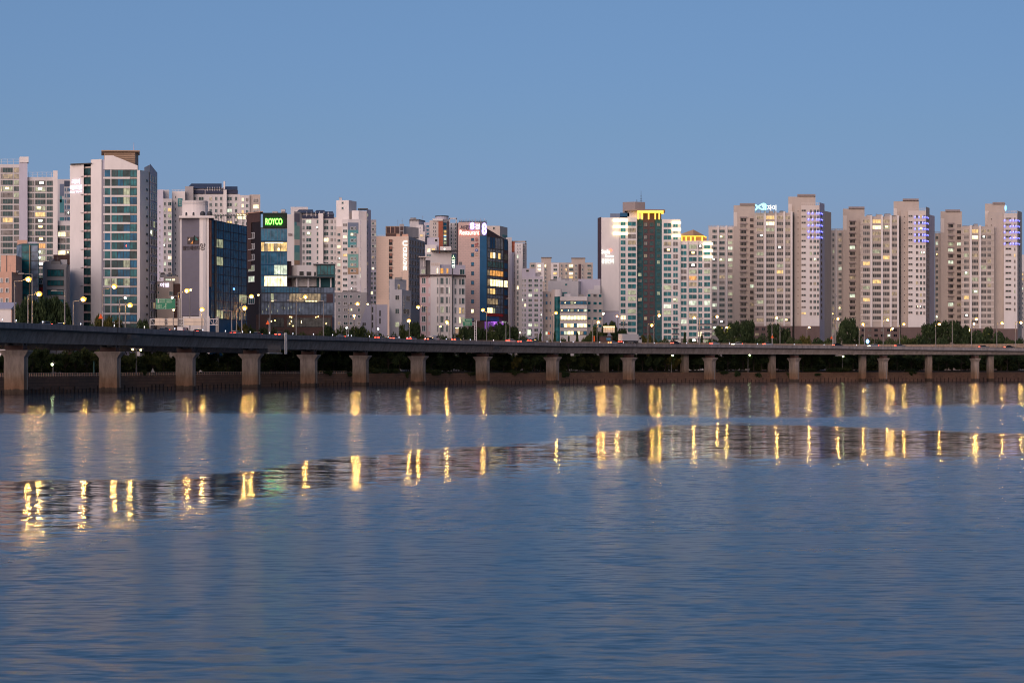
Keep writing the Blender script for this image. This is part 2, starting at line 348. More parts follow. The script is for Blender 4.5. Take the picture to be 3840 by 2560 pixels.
f = Face((103, Y), (199, Y))
b.rows(f, [(104, 121), (122, 128), (132, 171), (175, 198)], 678, 23.5, 24, 18, 4, 'glass', 'grey_metal', lit=.09, special={(2, 0): 'spot', (2, 1): 'spot', (2, 4): 'spot', (2, 5): 'lit_warm', (2, 6): 'spot', (2, 7): 'spot', (2, 9): 'spot', (2, 10): 'lit_amber', (2, 11): 'spot', (2, 12): 'spot', (2, 13): 'spot'})
b.rows(Face((216, Y + 1), (264, Y + 1)), [(218, 246), (249, 262)], 846, 23.5, 12, 18, 3, 'glass', 'grey_metal', lit=.2)
b.rail(-60, 72, Y, 616, 597, 6); b.rail(106, 210, Y, 664, 646, 6)
b.finish()
Y = 960
b = Bld('apartment_tower', 'narrow apartment tower with teal and blue painted side, left of the white tower', 'apartment building', 230, Y)
b.block('wall', [(206, Y), (270, Y)], 672, 'pale_grey_wall')
f = Face((206, Y), (270, Y))
for a, c, y0, y1, m in ((224, 240, 690, 735, 'slate_blue_paint'), (224, 232, 735, 760, 'teal_paint'), (224, 240, 748, 798, 'teal_paint'), (224, 240, 815, 832, 'teal_paint'), (241, 264, 678, 700, 'roof_blue')):
    b.panel('painted_panel', f, a, c, y0, y1, m)
b.rows(f, [(242, 249), (252, 263)], 704, 22, 6, 15, 2, 'glass_navy', lit=.1)
b.finish()
# peach blocks
Y = 585
b = Bld('office_block', 'peach low block with small square windows at the left edge', 'office block', 20, Y)
b.block('wall', [(-40, Y), (44, Y), (84, Y + 16)], 1019, 'peach_wall', depth=6); b.block('wall', [(4, Y + 3), (60, Y + 3), (82, Y + 14)], 958, 'peach_wall', 1022, 5)
f = Face((-40, Y), (44, Y)); b.rows(f, [(-30, -20), (-8, 1), (2, 10), (22, 33)], 1043, 37.5, 4, 16, 2, lit=0)
b.panel('drain_pipe', Face((4, Y + 3), (60, Y + 3)), 24, 26, 958, 1019, 'dark_metal', .15)
b.clutter(-30, 40, Y, 1019, 3); b.finish()
Y = 562
b = Bld('shed', 'white shed with lavender sloping roof at the left edge', 'shed', 10, Y)
b.block('wall', [(-60, Y), (42, Y)], 1158, 'white_wall', depth=8)
p = [(X(-60, Y), Y - .4), (X(44, Y), Y - .4), (X(36, Y), Y + 8), (X(-60, Y), Y + 8)]
b.mb('roof').prism(p, Z(1159, Y), [Z(1157, Y)] * 2 + [Z(1130, Y)] * 2, 'lavender_wall'); b.finish()
Y = 605
b = Bld('glass_office', 'dark teal glass office with chamfered corner and rooftop huts', 'office building', 110, Y)
b.block('wall', [(62, Y + 6), (83, Y), (146, Y)], 918, 'teal_cladding', depth=14)
f = Face((83, Y), (146, Y))
b.panel('glass_wall', f, 84, 113, 920, 1215, 'glass_teal'); b.panel('glass_wall', f, 118, 144, 920, 1215, 'glass_slate'); b.panel('column', f, 110, 114, 919, 1215, 'tan_paint', .4)
b.panel('glass_wall', Face((62, Y + 6), (83, Y)), 64, 82, 922, 1215, 'glass_slate')
b.block('rooftop_hut', [(65, Y + 4), (102, Y + 4)], 900, 'peach_wall', 919, 6); b.block('rooftop_hut', [(106, Y + 2), (138, Y + 2)], 907, 'lavender_wall', 919, 6)
for i in range(9): b.panel('mullion', f, 84, 144, 945 + i * 32, 947 + i * 32, 'dark_metal', .2)
b.finish()
Y = 620
b = Bld('office_block', 'grey low office with wide teal windows left of the white tower', 'office block', 200, Y)
b.block('wall', [(162, Y), (250, Y), (262, Y + 10)], 990, 'grey_wall'); b.block('frame', [(160, Y - .5), (166, Y - .5)], 996, 'pale_grey_wall', depth=2); b.block('frame', [(240, Y - .5), (247, Y - .5)], 1000, 'grey_wall', depth=2)
f = Face((162, Y), (250, Y))
for y0, y1 in ((1011, 1036), (1051, 1071), (1086, 1106), (1122, 1142)): b.win(f, 178, 239, y0, y1, 5, 'glass_teal', 'dark_metal')
b.block('rooftop_hut', [(200, Y + 5), (262, Y + 5)], 955, 'brown_wall', 990, 6); b.clutter(165, 240, Y, 990, 4)
b.finish()
Y = 612
b = Bld('shop_block', 'dark red little shop block squeezed beside the teal glass office', 'shop', 152, Y)
b.block('wall', [(144, Y), (162, Y)], 1042, 'brown_wall'); b.panel('awning', Face((144, Y), (162, Y)), 146, 160, 1078, 1096, 'red_band', .5); b.rows(Face((144, Y), (162, Y)), [(146, 159)], 1050, 24, 1, 14, 2); b.finish()

# the white tower
Y = 640
b = Bld('white_tower', 'tall white residential tower with lit sign, teal glass bays and louvred penthouse', 'apartment tower', 400, Y)
b.block('wall', [(262, Y + 6), (314, Y + 3)], 620, 'white_wall', depth=18); b.block('bay_wall', [(314, Y + 4), (341, Y + 2)], 626, 'taupe_wall', depth=16)
b.block('wall', [(341, Y + 2), (381, Y)], 599, 'white_wall', depth=22); b.block('roof_slab', [(264, Y + 4), (343, Y + 1)], 614, 'dark_metal', 617.5, 8)
b.block('wall', [(381, Y + .5), (392, Y + .5)], 599, 'lavender_wall'); b.block('wall', [(392, Y + .5), (427, Y + .5)], 583, 'white_wall', 636, 5); b.block('wall', [(427, Y + .5), (516, Y + .5)], [585, 621], 'white_wall', 637, 5)
b.block('wall', [(387, Y + .7), (514, Y + .7)], 634, 'slate_panel', depth=16)
b.block('wall', [(514, Y), (525, Y), (562, Y + 14)], [638, 638, 628], 'white_wall', depth=10)
b.block('wall', [(562, Y + 13), (590, Y + 24)], [613, 636], 'lavender_wall', depth=4); b.block('roof_wedge', [(541, Y + 8), (562, Y + 13)], [628, 612], 'white_wall', 640, 8)
f = Face((381, Y + .6), (516, Y + .6))
rows_y = [637 + i * 33.9 for i in range(18)]
for i, y in enumerate(rows_y):
    k = {8: 'lit_amber'}.get(i)
    for a, c in ((388, 415), (419, 440), (441, 462), (463, 487), (488, 513)):
        spot = None; g = random.choice(('glass_teal', 'glass_teal', 'glass', 'glass_navy'))
        if (i in (2, 3, 10, 12) and a in (463,)) or (i == 12 and a < 420): g = 'lit_dim'
        if i == 8 and a == 463: spot = (.4, .4, .12, .2, 'tail_red')
        b.win(f, a, c, y, y + 27, 2, g, 'dark_metal', spot, .05)
    b.panel('spandrel', f, 388, 489, y + 27, y + 34.2, 'white_wall', .35); b.panel('spandrel', f, 489, 514, y + 27.5, y + 33.5, 'taupe_wall', .2)
    b.panel('pilaster', f, 414.5, 418.5, y, y + 27, 'pale_grey_wall', .3)
f = Face((314, Y + 4), (341, Y + 2))
for i in range(18):
    b.win(f, 315, 340, 633 + i * 33.9, 658 + i * 33.9, 2, 'glass', 'dark_metal', None, .06); b.panel('balcony_ledge', f, 314, 328, 659 + i * 33.9, 666 + i * 33.9, 'pink_wall', .4)
f = Face((525, Y), (562, Y + 14)); b.rows(f, [(548, 553)], 664, 33.9, 16, 7, 1, lit=0, frame='dark_metal', fr=.04)
f = Face((562, Y + 13), (590, Y + 24)); b.rows(f, [(564, 571), (574, 580), (582, 588)], 655, 34, 17, 25, 1, 'glass', 'white_metal', lit=.03)
b.block('penthouse', [(390, Y + 10), (507, Y + 10), (519, Y + 16)], 567, 'louver_brown', 622, 8)
f = Face((390, Y + 10), (507, Y + 10))
for i in range(7): b.panel('louver', f, 392, 506, 571 + i * 7, 573.5 + i * 7, 'tan_paint', .3)
b.block('penthouse_roof', [(380, Y + 8), (524, Y + 9)], 563, 'tan_paint', 567.5, 12)
mb = MB(); mb.tube((X(502, Y + 12), Y + 12, Z(566, Y)), (X(502, Y + 12), Y + 12, Z(519, Y)), .12, 'pink_wall', .05); mb.box(X(500, Y + 12), Y + 11.9, Z(545, Y), X(504, Y + 12), Y + 12.1, Z(544, Y), 'pink_wall'); mb.build('antenna', b.root)
f = Face((262, Y + 6), (314, Y + 3))
for i in range(8): b.panel('ledge', f, 305, 313, 664 + i * 68, 665.5 + i * 68, 'grey_wall', .5)
b.text('sign', f, '리버', 272, 302, 693, 674, 'sign_violet'); b.text('sign', f, '베르빌', 265, 309, 714, 696, 'sign_violet'); b.text('sign', f, 'River Vervil', 265, 308, 725, 717, 'sign_violet')
b.finish()
# between the white tower and the blue block
Y = 905
b = Bld('apartment_tower', 'narrow grey apartment tower just right of the white tower', 'apartment building', 615, Y)
b.block('wall', [(588, Y + 2), (612, Y)], 712, 'lavender_wall'); b.block('wall', [(612, Y), (645, Y + 1)], 745, 'pale_grey_wall'); b.block('roof_hut', [(592, Y + 5), (634, Y + 5)], 712, 'pale_grey_wall', 750, 6)
b.rows(Face((612, Y), (645, Y + 1)), [(614, 622), (630, 643)], 757, 22.5, 20, 14, 2, lit=.25); b.rows(Face((588, Y + 2), (612, Y)), [(598, 602)], 770, 22.5, 16, 9, 1, lit=.03); b.finish()
Y = 660
b = Bld('shop_block', 'pinkish low block with blue lit sign behind the big green road sign', 'shop', 625, Y)
b.block('wall', [(588, Y), (650, Y)], 1054, 'taupe_wall'); b.block('wall', [(614, Y + 4), (672, Y + 4)], 1037, 'taupe_pale'); b.block('wall', [(650, Y + 1), (680, Y + 1)], 1064, 'brown_wall')
f = Face((588, Y), (650, Y)); b.text('sign', f, '이엘', 601, 634, 1076, 1061, 'sign_violet')
b.rows(f, [(591, 597)], 1066, 26, 4, 10, 1, lit=0); b.rows(f, [(634, 649)], 1092, 30, 2, 16, 2, lit=0)
f = Face((614, Y + 4), (672, Y + 4)); b.win(f, 620, 643, 1045, 1053, 3, 'lit_white'); b.win(f, 645, 657, 1045, 1053, 2, 'lit_bright')
b.clutter(595, 670, Y + 4, 1037, 4); b.finish()
Y = 920
b = Bld('apartment_block', 'large white apartment block with blue ridge roofs behind the blue glass block', 'apartment building', 800, Y)
b.block('wall', [(645, Y - 6), (694, Y - 6)], 717, 'white_wall'); b.block('wall', [(694, Y - 3), (725, Y - 3)], 699, 'grey_wall')
b.block('wall', [(725, Y), (770, Y), (900, Y)], 728, 'pale_grey_wall'); b.block('wall', [(838, Y - 2), (850, Y - 2)], 712, 'white_wall', depth=8); b.block('wall', [(900, Y - 1), (936, Y - 1)], 732, 'pale_grey_wall'); b.block('wall', [(936, Y), (976, Y)], 730, 'taupe_wall')
for a, c, y0, y1 in ((702, 832, 684, 707), (828, 892, 695, 712)):
    p = [(X(a, Y), Y - 1), (X(c, Y), Y - 1), (X(c - 8, Y), Y + 6), (X(a + 8, Y), Y + 6)]
    b.mb('roof').prism(p, Z(y1 + 1, Y), [Z(y1, Y)] * 2 + [Z(y0, Y)] * 2, 'roof_blue'); p = [(X(a + 4, Y), Y + .5), (X(c - 4, Y), Y + .5), (X(c - 6, Y), Y + 5), (X(a + 6, Y), Y + 5)]; b.mb('roof_storey').prism(p, Z(727, Y), Z(y1, Y), 'lavender_wall')
f = Face((725, Y), (900, Y))
for a, c in ((726, 766), (772, 836), (852, 892)): b.panel('terrace_band', f, a, c, 714, 727, 'navy_band', .5)
for i in range(7): b.panel('pergola_post', f, 778 + i * 9, 780 + i * 9, 702, 716, 'white_metal', .6)
b.mb('chimney').box(X(838, Y), Y, Z(712, Y), X(844, Y), Y + 1, Z(680, Y), 'white_wall')
b.rows(f, [(727, 736), (745, 764), (785, 795), (806, 816), (825, 834), (852, 870), (880, 890)], 738, 22.6, 18, 14, 2, 'glass', lit=.10, special={(5, 2): 'lit_white', (5, 4): 'lit_warm'})
b.rows(Face((900, Y - 1), (936, Y - 1)), [(906, 914), (922, 932)], 742, 22.6, 16, 14, 2); b.rows(Face((936, Y), (976, Y)), [(950, 970)], 745, 22.6, 16, 15, 3, lit=.05, special={(0, 1): 'lit_bright'})
b.rows(Face((645, Y - 6), (694, Y - 6)), [(657, 660)], 735, 22.6, 18, 9, 1, lit=0, fr=.04)
b.panel('sign_panel', Face((645, Y - 6), (694, Y - 6)), 667, 684, 744, 775, 'teal_paint', .3)
for i in range(3): b.panel('sign_panel', Face((645, Y - 6), (694, Y - 6)), 673, 677, 749 + i * 8, 754 + i * 8, 'sign_letter', .4)
b.rail(645, 694, Y - 6, 717, 712, 4); b.finish()
# blue glass block
Y = 628
b = Bld('glass_office', 'dark blue glass office with grey slab end, white column and faceted logo', 'office building', 800, Y)
b.block('slab_wall', [(681, Y + 2), (748, Y)], 818, 'slate_panel', 1184, 18); b.block('column', [(748, Y - .3), (783, Y - .3)], 816, 'white_wall', depth=18); b.block('wall', [(676, Y + 3), (681, Y + 2)], 818, 'white_wall', depth=16)
b.block('wall', [(760, Y - .6), (772, Y - .6)], 818, 'pale_grey_wall', depth=2)
b.block('core_wall', [(783, Y + .5), (926, Y + 26)], [820, 829], 'navy_panel', depth=4); b.block('cornice', [(671, Y - 1.5), (802, Y - 1.5)], 809, 'white_wall', 817, 14); b.block('base_wall', [(676, Y + 1), (786, Y - .5)], 1186, 'white_wall', depth=18)
f = Face((783, Y + .5), (926, Y + 26)); f2 = Face((681, Y + 2), (748, Y))
b.panel('copper_strip', f, 784, 789, 824, 1075, 'copper_strip', .5)
for i in range(11):
    y = 824 + i * 33.5
    for a, c in ((790, 803), (810, 836), (837, 864), (865, 894), (895, 924)):
        g = 'glass_navy'
        if (i, a) in ((2, 810), (4, 810), (8, 895), (10, 810)): g = 'lit_dim'
        b.win(f, a, c, y + (a - 783) * .03, y + 32.6 + (a - 783) * .03, 3, g, 'navy_band', (.3, .45, .2, .2, 'spot_blue') if (i, a) == (7, 865) else None, .05)
b.panel('dark_strip', f, 803.5, 809.5, 824, 1195, 'dark_metal', .3)
for i in range(22): b.panel('slab_joint', f2, 682, 747, 822 + i * 16.5, 822.7 + i * 16.5, 'dark_grey_wall', .03)
# rounded roof storey
n = 14; pc = []
for i in range(n + 1):
    a = math.pi * (1 - i / n); pc.append((X(732, Y + 12) + S(47, Y) * max(-1, min(1, 1.15 * math.cos(a))), Y + 12 - 4 * math.sin(a)))
pc += [(X(779, Y + 20), Y + 20), (X(685, Y + 20), Y + 20)]
b.mb('roof_storey').prism(pc, Z(810, Y), Z(745, Y), 'white_wall')
for i in range(3): b.mb('roof_storey').prism([(x + (x - X(732, Y + 12)) * .02, y - .15) for x, y in pc], Z(758 - i * 6, Y), Z(755 - i * 6, Y), 'pale_grey_wall')
mb = b.mb('trellis')
for i in range(12):
    x = X(800 + i * 10, Y + 12); mb.box(x - .1, Y + 11.8, Z(828, Y), x + .1, Y + 12, Z(797, Y), 'grey_metal'); mb.box(x - .08, Y + 8, Z(797, Y), x + .08, Y + 16, Z(795, Y), 'grey_metal')
mb.box(X(795, Y + 12), Y + 11.8, Z(799, Y), X(915, Y + 12), Y + 12.1, Z(796, Y), 'grey_metal')
for px in (700, 727, 760, 786):
    mb = MB(); x = X(px, Y + 2)
    if px < 750: mb.box(x - .3, Y + 1, Z(809, Y), x + .3, Y + 1.6, Z(803, Y), 'dark_metal'); mb.ball((x, Y + 1.3, Z(800, Y)), .35, .35, .5, 'dark_metal'); mb.build('rooftop_unit', b.root)
    else: mb.tube((x, Y + 2, Z(809, Y)), (x, Y + 2, Z(806, Y)), .6, 'grey_wall', .8); mb.ball((x, Y + 2, Z(800, Y)), .9, .9, .9, 'trellis_green' if 'trellis_green' in MATS else 'dark_metal'); mb.build('planter', b.root)
# faceted logo and lettering
mb = MB(); zt = lambda y: f2.z(y) - f2.z(920)
def tri(pts, m, d): mb.poly([(f2.t(px) - f2.t(700), -d, zt(y)) for px, y in pts], m)
tri([(704, 890), (748, 890), (748, 916), (704, 916)], 'sign_bronze', .2)
tri([(706, 903), (715, 892), (715, 903)], 'cream_paint', .4); tri([(716, 915), (726, 903), (726, 915)], 'orange_paint', .4); tri([(735, 889), (745, 902), (735, 902)], 'sign_teal', .4)
tri([(727, 914), (727, 893), (732, 883), (734, 886), (733, 900)], 'sign_black', .45)
for px in (704, 726, 747): mb.box(f2.t(px) - f2.t(700), -.25, zt(916), f2.t(px + 1) - f2.t(700), .05, zt(890), 'sign_bronze')
o = mb.build('logo', b.root); o.matrix_basis = f2.T(f2.t(700), f2.z(920), 0)
b.text('sign', f2, '월드메르디', 686, 750, 938, 923, 'sign_bronze'); b.text('sign', Face((748, Y - .3), (783, Y - .3)), '앙', 750, 771, 938, 912, 'sign_bronze')
b.finish()
Y = 640
b = Bld('canopy', 'amber lit rooftop canopy beside the brown block with green lettering', 'canopy', 895, Y + 14)
Yc = Y + 14
for y in (803, 810, 816): b.mb('light_strip').box(X(888, Yc), Yc, Z(y + 3, Yc), X(916, Yc), Yc + 3, Z(y, Yc), 'lit_bright')
b.mb('post').box(X(890, Yc), Yc + 1, Z(835, Yc), X(892, Yc), Yc + 1.4, Z(806, Yc), 'dark_metal'); b.mb('post').box(X(912, Yc), Yc + 1, Z(835, Yc), X(914, Yc), Yc + 1.4, Z(806, Yc), 'dark_metal'); b.mb('roof').box(X(886, Yc), Yc - .3, Z(803, Yc), X(930, Yc), Yc + 4, Z(801, Yc), 'tan_paint')
b.finish()
# brown block with green lettering and its glass podium
Y = 712
b = Bld('brown_office', 'dark brown office block with green lit lettering and glass corner floors', 'office building', 1000, Y)
b.block('wall', [(925, Y + 8), (978, Y)], [802, 799], 'dark_brown_wall', depth=14); b.block('wall', [(925, Y + 7.6), (942, Y + 5)], [802, 801], 'brown_wall', 1010, 2); b.block('wall', [(942, Y + 5), (976, Y - .1)], [801, 800], 'brown_wall', 835, 2)
b.block('wall', [(978, Y), (1077, Y)], 853, 'dark_metal', depth=22); b.block('sign_band', [(986, Y - .6), (1077, Y - .6)], 798, 'sign_black', 853, 20); b.block('wall', [(1077, Y + 3), (1093, Y + 3)], 979, 'maroon_cladding')
b.block('coping', [(924, Y + 7), (986, Y - 1)], 798, 'peach_wall', 801, 2)
f = Face((925, Y + 8), (978, Y))
for i, g in enumerate(('curtain', 'curtain', 'curtain', 'lit_dim', 'lit_white', None, 'glass')):
    if g: b.win(f, 932, 955, 875 + i * 40.5, 897 + i * 40.5, 3, g, 'white_metal', None, .14)
b.text('sign', Face((986, Y - .6), (1077, Y - .6)), 'ROYCO', 996, 1059, 843, 819, 'sign_green', .4)
f = Face((978, Y), (1077, Y))
fl = [(858, 902, 'glass_blue'), (908, 943, 'lit_warm'), (946, 990, 'glass_blue'), (993, 1030, 'glass_blue'), (1035, 1073, 'lit_bright')]
for y0, y1, g in fl:
    for k in range(8):
        a = 979 + k * 12.2; gg = g
        if y0 == 993 and k >= 4: gg = 'lit_white'
        if y0 == 908 and k in (1, 4): gg = 'lit_tan'
        if y0 == 1035 and k == 0: gg = 'glass_blue'
        b.win(f, a, a + 12, y0, y1, 1, gg, 'slate_blue_paint', (.2, .15, .4, .2, 'spot_white') if (y0, k) in ((993, 5), (908, 5)) else None, .05)
    b.panel('spandrel', f, 978, 1077, y1, y1 + 4, 'navy_panel', .25)
b.panel('light_strip', f, 994, 1062, 909, 912, 'glow_band', .2); b.panel('light_strip', f, 996, 1060, 1036, 1039, 'glow_band', .2)
b.clutter(930, 1060, Y + 4, 798, 3); b.finish()
Y = 704
b = Bld('glass_podium', 'wide low glass podium with roof terrace below the brown block', 'office building', 1120, Y)
b.block('wall', [(978, Y), (1255, Y + 4)], [1072, 1078], 'slate_blue_paint', depth=24); b.block('plinth', [(960, Y - .8), (1246, Y - .6)], [1180, 1182], 'brown_wall', depth=10)
f = Face((978, Y), (1255, Y + 4))
for k in range(23):
    a = 980 + k * 11.7
    b.win(f, a, a + 11.4, 1076, 1097, 1, 'glass_slate' if k > 11 else 'glass_blue', 'dark_metal', None, .04)
    g = 'lit_tan' if k in (3, 9, 10, 11, 12, 13, 14, 15, 16, 17, 18) else 'glass_slate'
    if k == 3: g = 'lit_dim'
    if k < 21: b.win(f, a, a + 11.4, 1100, 1131, 1, g, 'dark_metal', (0.1, .03, .8, .12, 'lit_bright') if k in (3, 14, 15, 16, 17) else None, .04)
    b.win(f, a, a + 11.4, 1134, 1179, 1, 'glass_slate', 'dark_metal', (random.uniform(.1, .7), random.uniform(.1, .6), .12, .2, 'lit_dim') if k < 14 else None, .04)
b.panel('wall_panel', f, 1224, 1248, 1100, 1133, 'maroon_cladding', .3)
f = Face((960, Y - .8), (1246, Y - .6))
for a, c in ((1001, 1064), (1077, 1240)):
    n = round((c - a) / 12)
    for k in range(n):
        sp = {1: (.2, .55, .3, .15, 'spot_warm'), 4: (.5, .4, .2, .3, 'spot_warm')}.get(k) if a > 1070 or k == 1 else None
        b.win(f, a + (c - a) * k / n, a + (c - a) * (k + 1) / n - .4, 1192, 1225, 1, 'glass_grey', 'dark_metal', sp, .04)
for px, y in ((1030, 1200), (1086, 1186), (1092, 1187), (1183, 1187), (1192, 1185), (1085, 1212), (1098, 1220), (1222, 1211)): b.panel('lamp', f, px, px + 3, y, y + 4, 'spot_warm', .5)
Yt = Y + 6
for px in (1110, 1153, 1197, 1238): b.mb('terrace_column').box(X(px, Yt), Yt, Z(1080, Yt), X(px + 5, Yt), Yt + .5, Z(1038, Yt), 'white_wall')
b.block('terrace_roof', [(1078, Y + 4), (1252, Y + 4)], [1033, 1038], 'dark_metal', 1041, 8)
b.block('roof_storey', [(1086, Y + 14), (1115, Y + 10), (1187, Y + 10)], 996, 'white_wall', 1076, 8); b.block('roof_storey', [(1187, Y + 9), (1256, Y + 9)], 990, 'teal_cladding', 1076, 8); b.block('roof_slab', [(1174, Y + 8), (1258, Y + 8)], 988, 'grey_wall', 991, 9)
f = Face((1115, Y + 10), (1187, Y + 10)); b.win(f, 1122, 1140, 1017, 1034, 1, 'glass_dark'); b.win(f, 1149, 1168, 1018, 1035, 1, 'glass_dark'); b.win(f, 1177, 1186, 1019, 1036, 1, 'glass_dark')
f = Face((1187, Y + 9), (1256, Y + 9))
for k in range(5): b.win(f, 1190 + k * 12.6, 1202 + k * 12.6, 994, 1030, 1, 'glass_teal', 'dark_metal', None, .05)
b.finish()
# apartments numbered 104
Y = 905
b = Bld('apartment_block', 'white apartment block numbered 104 with teal and peach painted edge', 'apartment building', 1150, Y)
b.block('wall', [(1075, Y - 5), (1103, Y - 4)], 803, 'white_wall'); b.block('wall', [(1103, Y - 4), (1132, Y)], 793, 'grey_wall'); b.block('wall', [(1132, Y), (1262, Y)], 815, 'pale_grey_wall'); b.block('wall', [(1194, Y - 2), (1212, Y - 2)], 800, 'white_wall', depth=6)
b.block('roof_hut', [(1090, Y + 6), (1155, Y + 6)], 776, 'pale_grey_wall', 812, 6)
f = Face((1103, Y - 4), (1132, Y))
for y0, y1, m, a, c in ((832, 846, 'teal_paint', 1104, 1112), (846, 897, 'teal_green_paint', 1104, 1123), (897, 919, 'cream_wall', 1104, 1123), (919, 945, 'teal_paint', 1104, 1123), (945, 975, 'teal_green_paint', 1104, 1123), (975, 992, 'tan_paint', 1104, 1123), (800, 832, 'slate_panel', 1104, 1123)): b.panel('painted_panel', f, a, c, y0, y1, m)
for a, c, y0, y1 in ((1110, 1178, 782, 798), (1176, 1222, 784, 800), (1208, 1254, 789, 806)):
    p = [(X(a, Y), Y - 1), (X(c, Y), Y - 1), (X(c - 10, Y), Y + 6), (X(a + 6, Y), Y + 6)]
    b.mb('roof').prism(p, Z(y1 + 1, Y), [Z(y1, Y)] * 2 + [Z(y0, Y)] * 2, 'roof_blue')
b.block('roof_storey', [(1134, Y + 1.5), (1250, Y + 1.5)], 800, 'lavender_wall', 816, 5)
f = Face((1132, Y), (1262, Y))
for a, c in ((1133, 1172), (1175, 1198), (1214, 1252)): b.panel('terrace_band', f, a, c, 808, 819, 'navy_band', .5)
for i in range(6): b.panel('pergola_post', f, 1150 + i * 16, 1152 + i * 16, 795, 812, 'white_metal', .6)
b.rows(f, [(1134, 1143), (1148, 1168), (1187, 1198), (1214, 1232), (1239, 1249), (1254, 1259)], 824, 22.7, 14, 15, 2, lit=.05, special={(1, 0): 'lit_white', (3, 3): 'lit_bright'})
b.text('number', Face((1075, Y - 5), (1103, Y - 4)), '104', 1081, 1095, 885, 874, 'number_grey'); b.finish()
# teal patched tower
Y = 895
b = Bld('apartment_tower', 'pale apartment tower with teal and tan painted column and square roof tower', 'apartment building', 1320, Y)
b.block('wall', [(1262, Y), (1284, Y)], 850, 'taupe_pale'); b.block('wall', [(1282, Y - 2), (1304, Y - 2)], 822, 'white_wall', 1094); b.block('wall', [(1304, Y - 2.2), (1352, Y - 2.2)], 822, 'pale_grey_wall', 1094)
b.block('wall', [(1354, Y - 4), (1375, Y - 3)], 825, 'white_wall', 1108); b.block('wall', [(1350, Y - 1), (1354, Y - 4)], 830, 'lavender_wall', 1100); b.block('wall', [(1375, Y + 2), (1391, Y + 6)], 785, 'lavender_wall')
b.block('roof_tower', [(1261, Y + 6), (1308, Y + 4), (1337, Y + 12)], 752, 'white_wall', 850, 8); b.block('roof_tower', [(1319, Y + 3), (1345, Y + 2), (1391, Y + 6)], 790, 'white_wall', 850, 8); b.block('roof_slab', [(1342, Y + 6), (1380, Y + 6)], 781, 'dark_metal', 785, 5)
f = Face((1304, Y - 2.2), (1352, Y - 2.2))
for y0, y1, m, a, c in ((835, 862, 'slate_blue_paint', 1304, 1344), (862, 876, 'teal_paint', 1304, 1344), (876, 928, 'teal_paint', 1304, 1337), (928, 952, 'cream_wall', 1304, 1344), (952, 1004, 'teal_green_paint', 1304, 1344), (1004, 1028, 'tan_paint', 1304, 1344)): b.panel('painted_panel', f, a, c, y0, y1, m)
fw = Face((1304, Y - 2.4), (1352, Y - 2.4))
b.rows(fw, [(1315, 1325), (1329, 1335)], 851, 22.7, 11, 10, 2, lit=.05, special={(0, 1): 'lit_bright'}); b.rows(Face((1282, Y - 2), (1304, Y - 2)), [(1286, 1302)], 838, 22.7, 12, 11, 3, lit=.05, special={(0, 2): 'lit_bright'})
b.rows(Face((1262, Y), (1284, Y)), [(1265, 1277)], 874, 22.7, 10, 11, 2, special={(0, 2): 'lit_bright'}); b.rows(Face((1350, Y - 1), (1354, Y - 4)), [(1351, 1353)], 845, 22.7, 10, 16, 1, 'glass_dark')
f = Face((1319, Y + 3), (1391, Y + 6)); b.rows(f, [(1351, 1356), (1372, 1378)], 796, 22.7, 2, 9, 2); f = Face((1261, Y + 6), (1308, Y + 4)); b.rows(f, [(1281, 1289)], 757, 20, 2, 9, 1, lit=0)
b.rows(Face((1375, Y + 2), (1391, Y + 6)), [(1377, 1380)], 800, 22.7, 14, 12, 1, lit=.2); b.clutter(1262, 1304, Y + 7, 752, 1); b.finish()
Y = 1000
b = Bld('apartment_tower', 'narrow dark apartment tower in the gap left of the beige lettered block', 'apartment building', 1400, Y)
b.block('wall', [(1388, Y), (1411, Y)], 824, 'grey_wall'); b.rows(Face((1388, Y), (1411, Y)), [(1394, 1403), (1405, 1410)], 834, 21, 18, 9, 2, lit=.25); b.block('wall', [(1384, Y - 8), (1411, Y - 8)], 1012, 'lavender_wall'); b.rows(Face((1384, Y - 8), (1411, Y - 8)), [(1390, 1398), (1402, 1410)], 1020, 18, 7, 12, 2, lit=.15); b.finish()
Y = 800
b = Bld('apartment_block', 'low grey block with few windows behind the slanted white building', 'apartment building', 1310, Y)
b.block('wall', [(1258, Y), (1375, Y)], 1096, 'grey_wall'); f = Face((1258, Y), (1375, Y)); b.rows(f, [(1268, 1277), (1289, 1302), (1312, 1322), (1342, 1352)], 1106, 25, 5, 12, 2, lit=.08); b.clutter(1262, 1370, Y, 1096, 4); b.finish()
Y = 752
b = Bld('white_hall', 'small white building with slanted side and slit windows', 'building', 1400, Y)
p = [(1351, 1212), (1375, 1142), (1453, 1142), (1453, 1260), (1351, 1260)]
mb = b.mb('wall'); fr = [(X(x, Y), Y, Z(y, Y)) for x, y in p]; bk = [(X(x, Y + 12), Y + 12, z) for (x, y), (_, _, z) in zip(p, fr)]
mb.poly(fr[::-1], 'lavender_wall'); mb.poly(bk, 'lavender_wall')
for i in range(5): j = (i + 1) % 5; mb.poly([fr[i], fr[j], bk[j], bk[i]], 'white_wall')
f = Face((1351, Y), (1453, Y))
for a, ya, yb in ((1395, 1151, 1170), (1395, 1180, 1200), (1423, 1164, 1184), (1423, 1193, 1213), (1395, 1208, 1228), (1360, 1210, 1220), (1367, 1210, 1220)): b.win(f, a, a + 4, ya, yb, 1, 'glass_dark', 'dark_metal', None, .03)
b.finish()
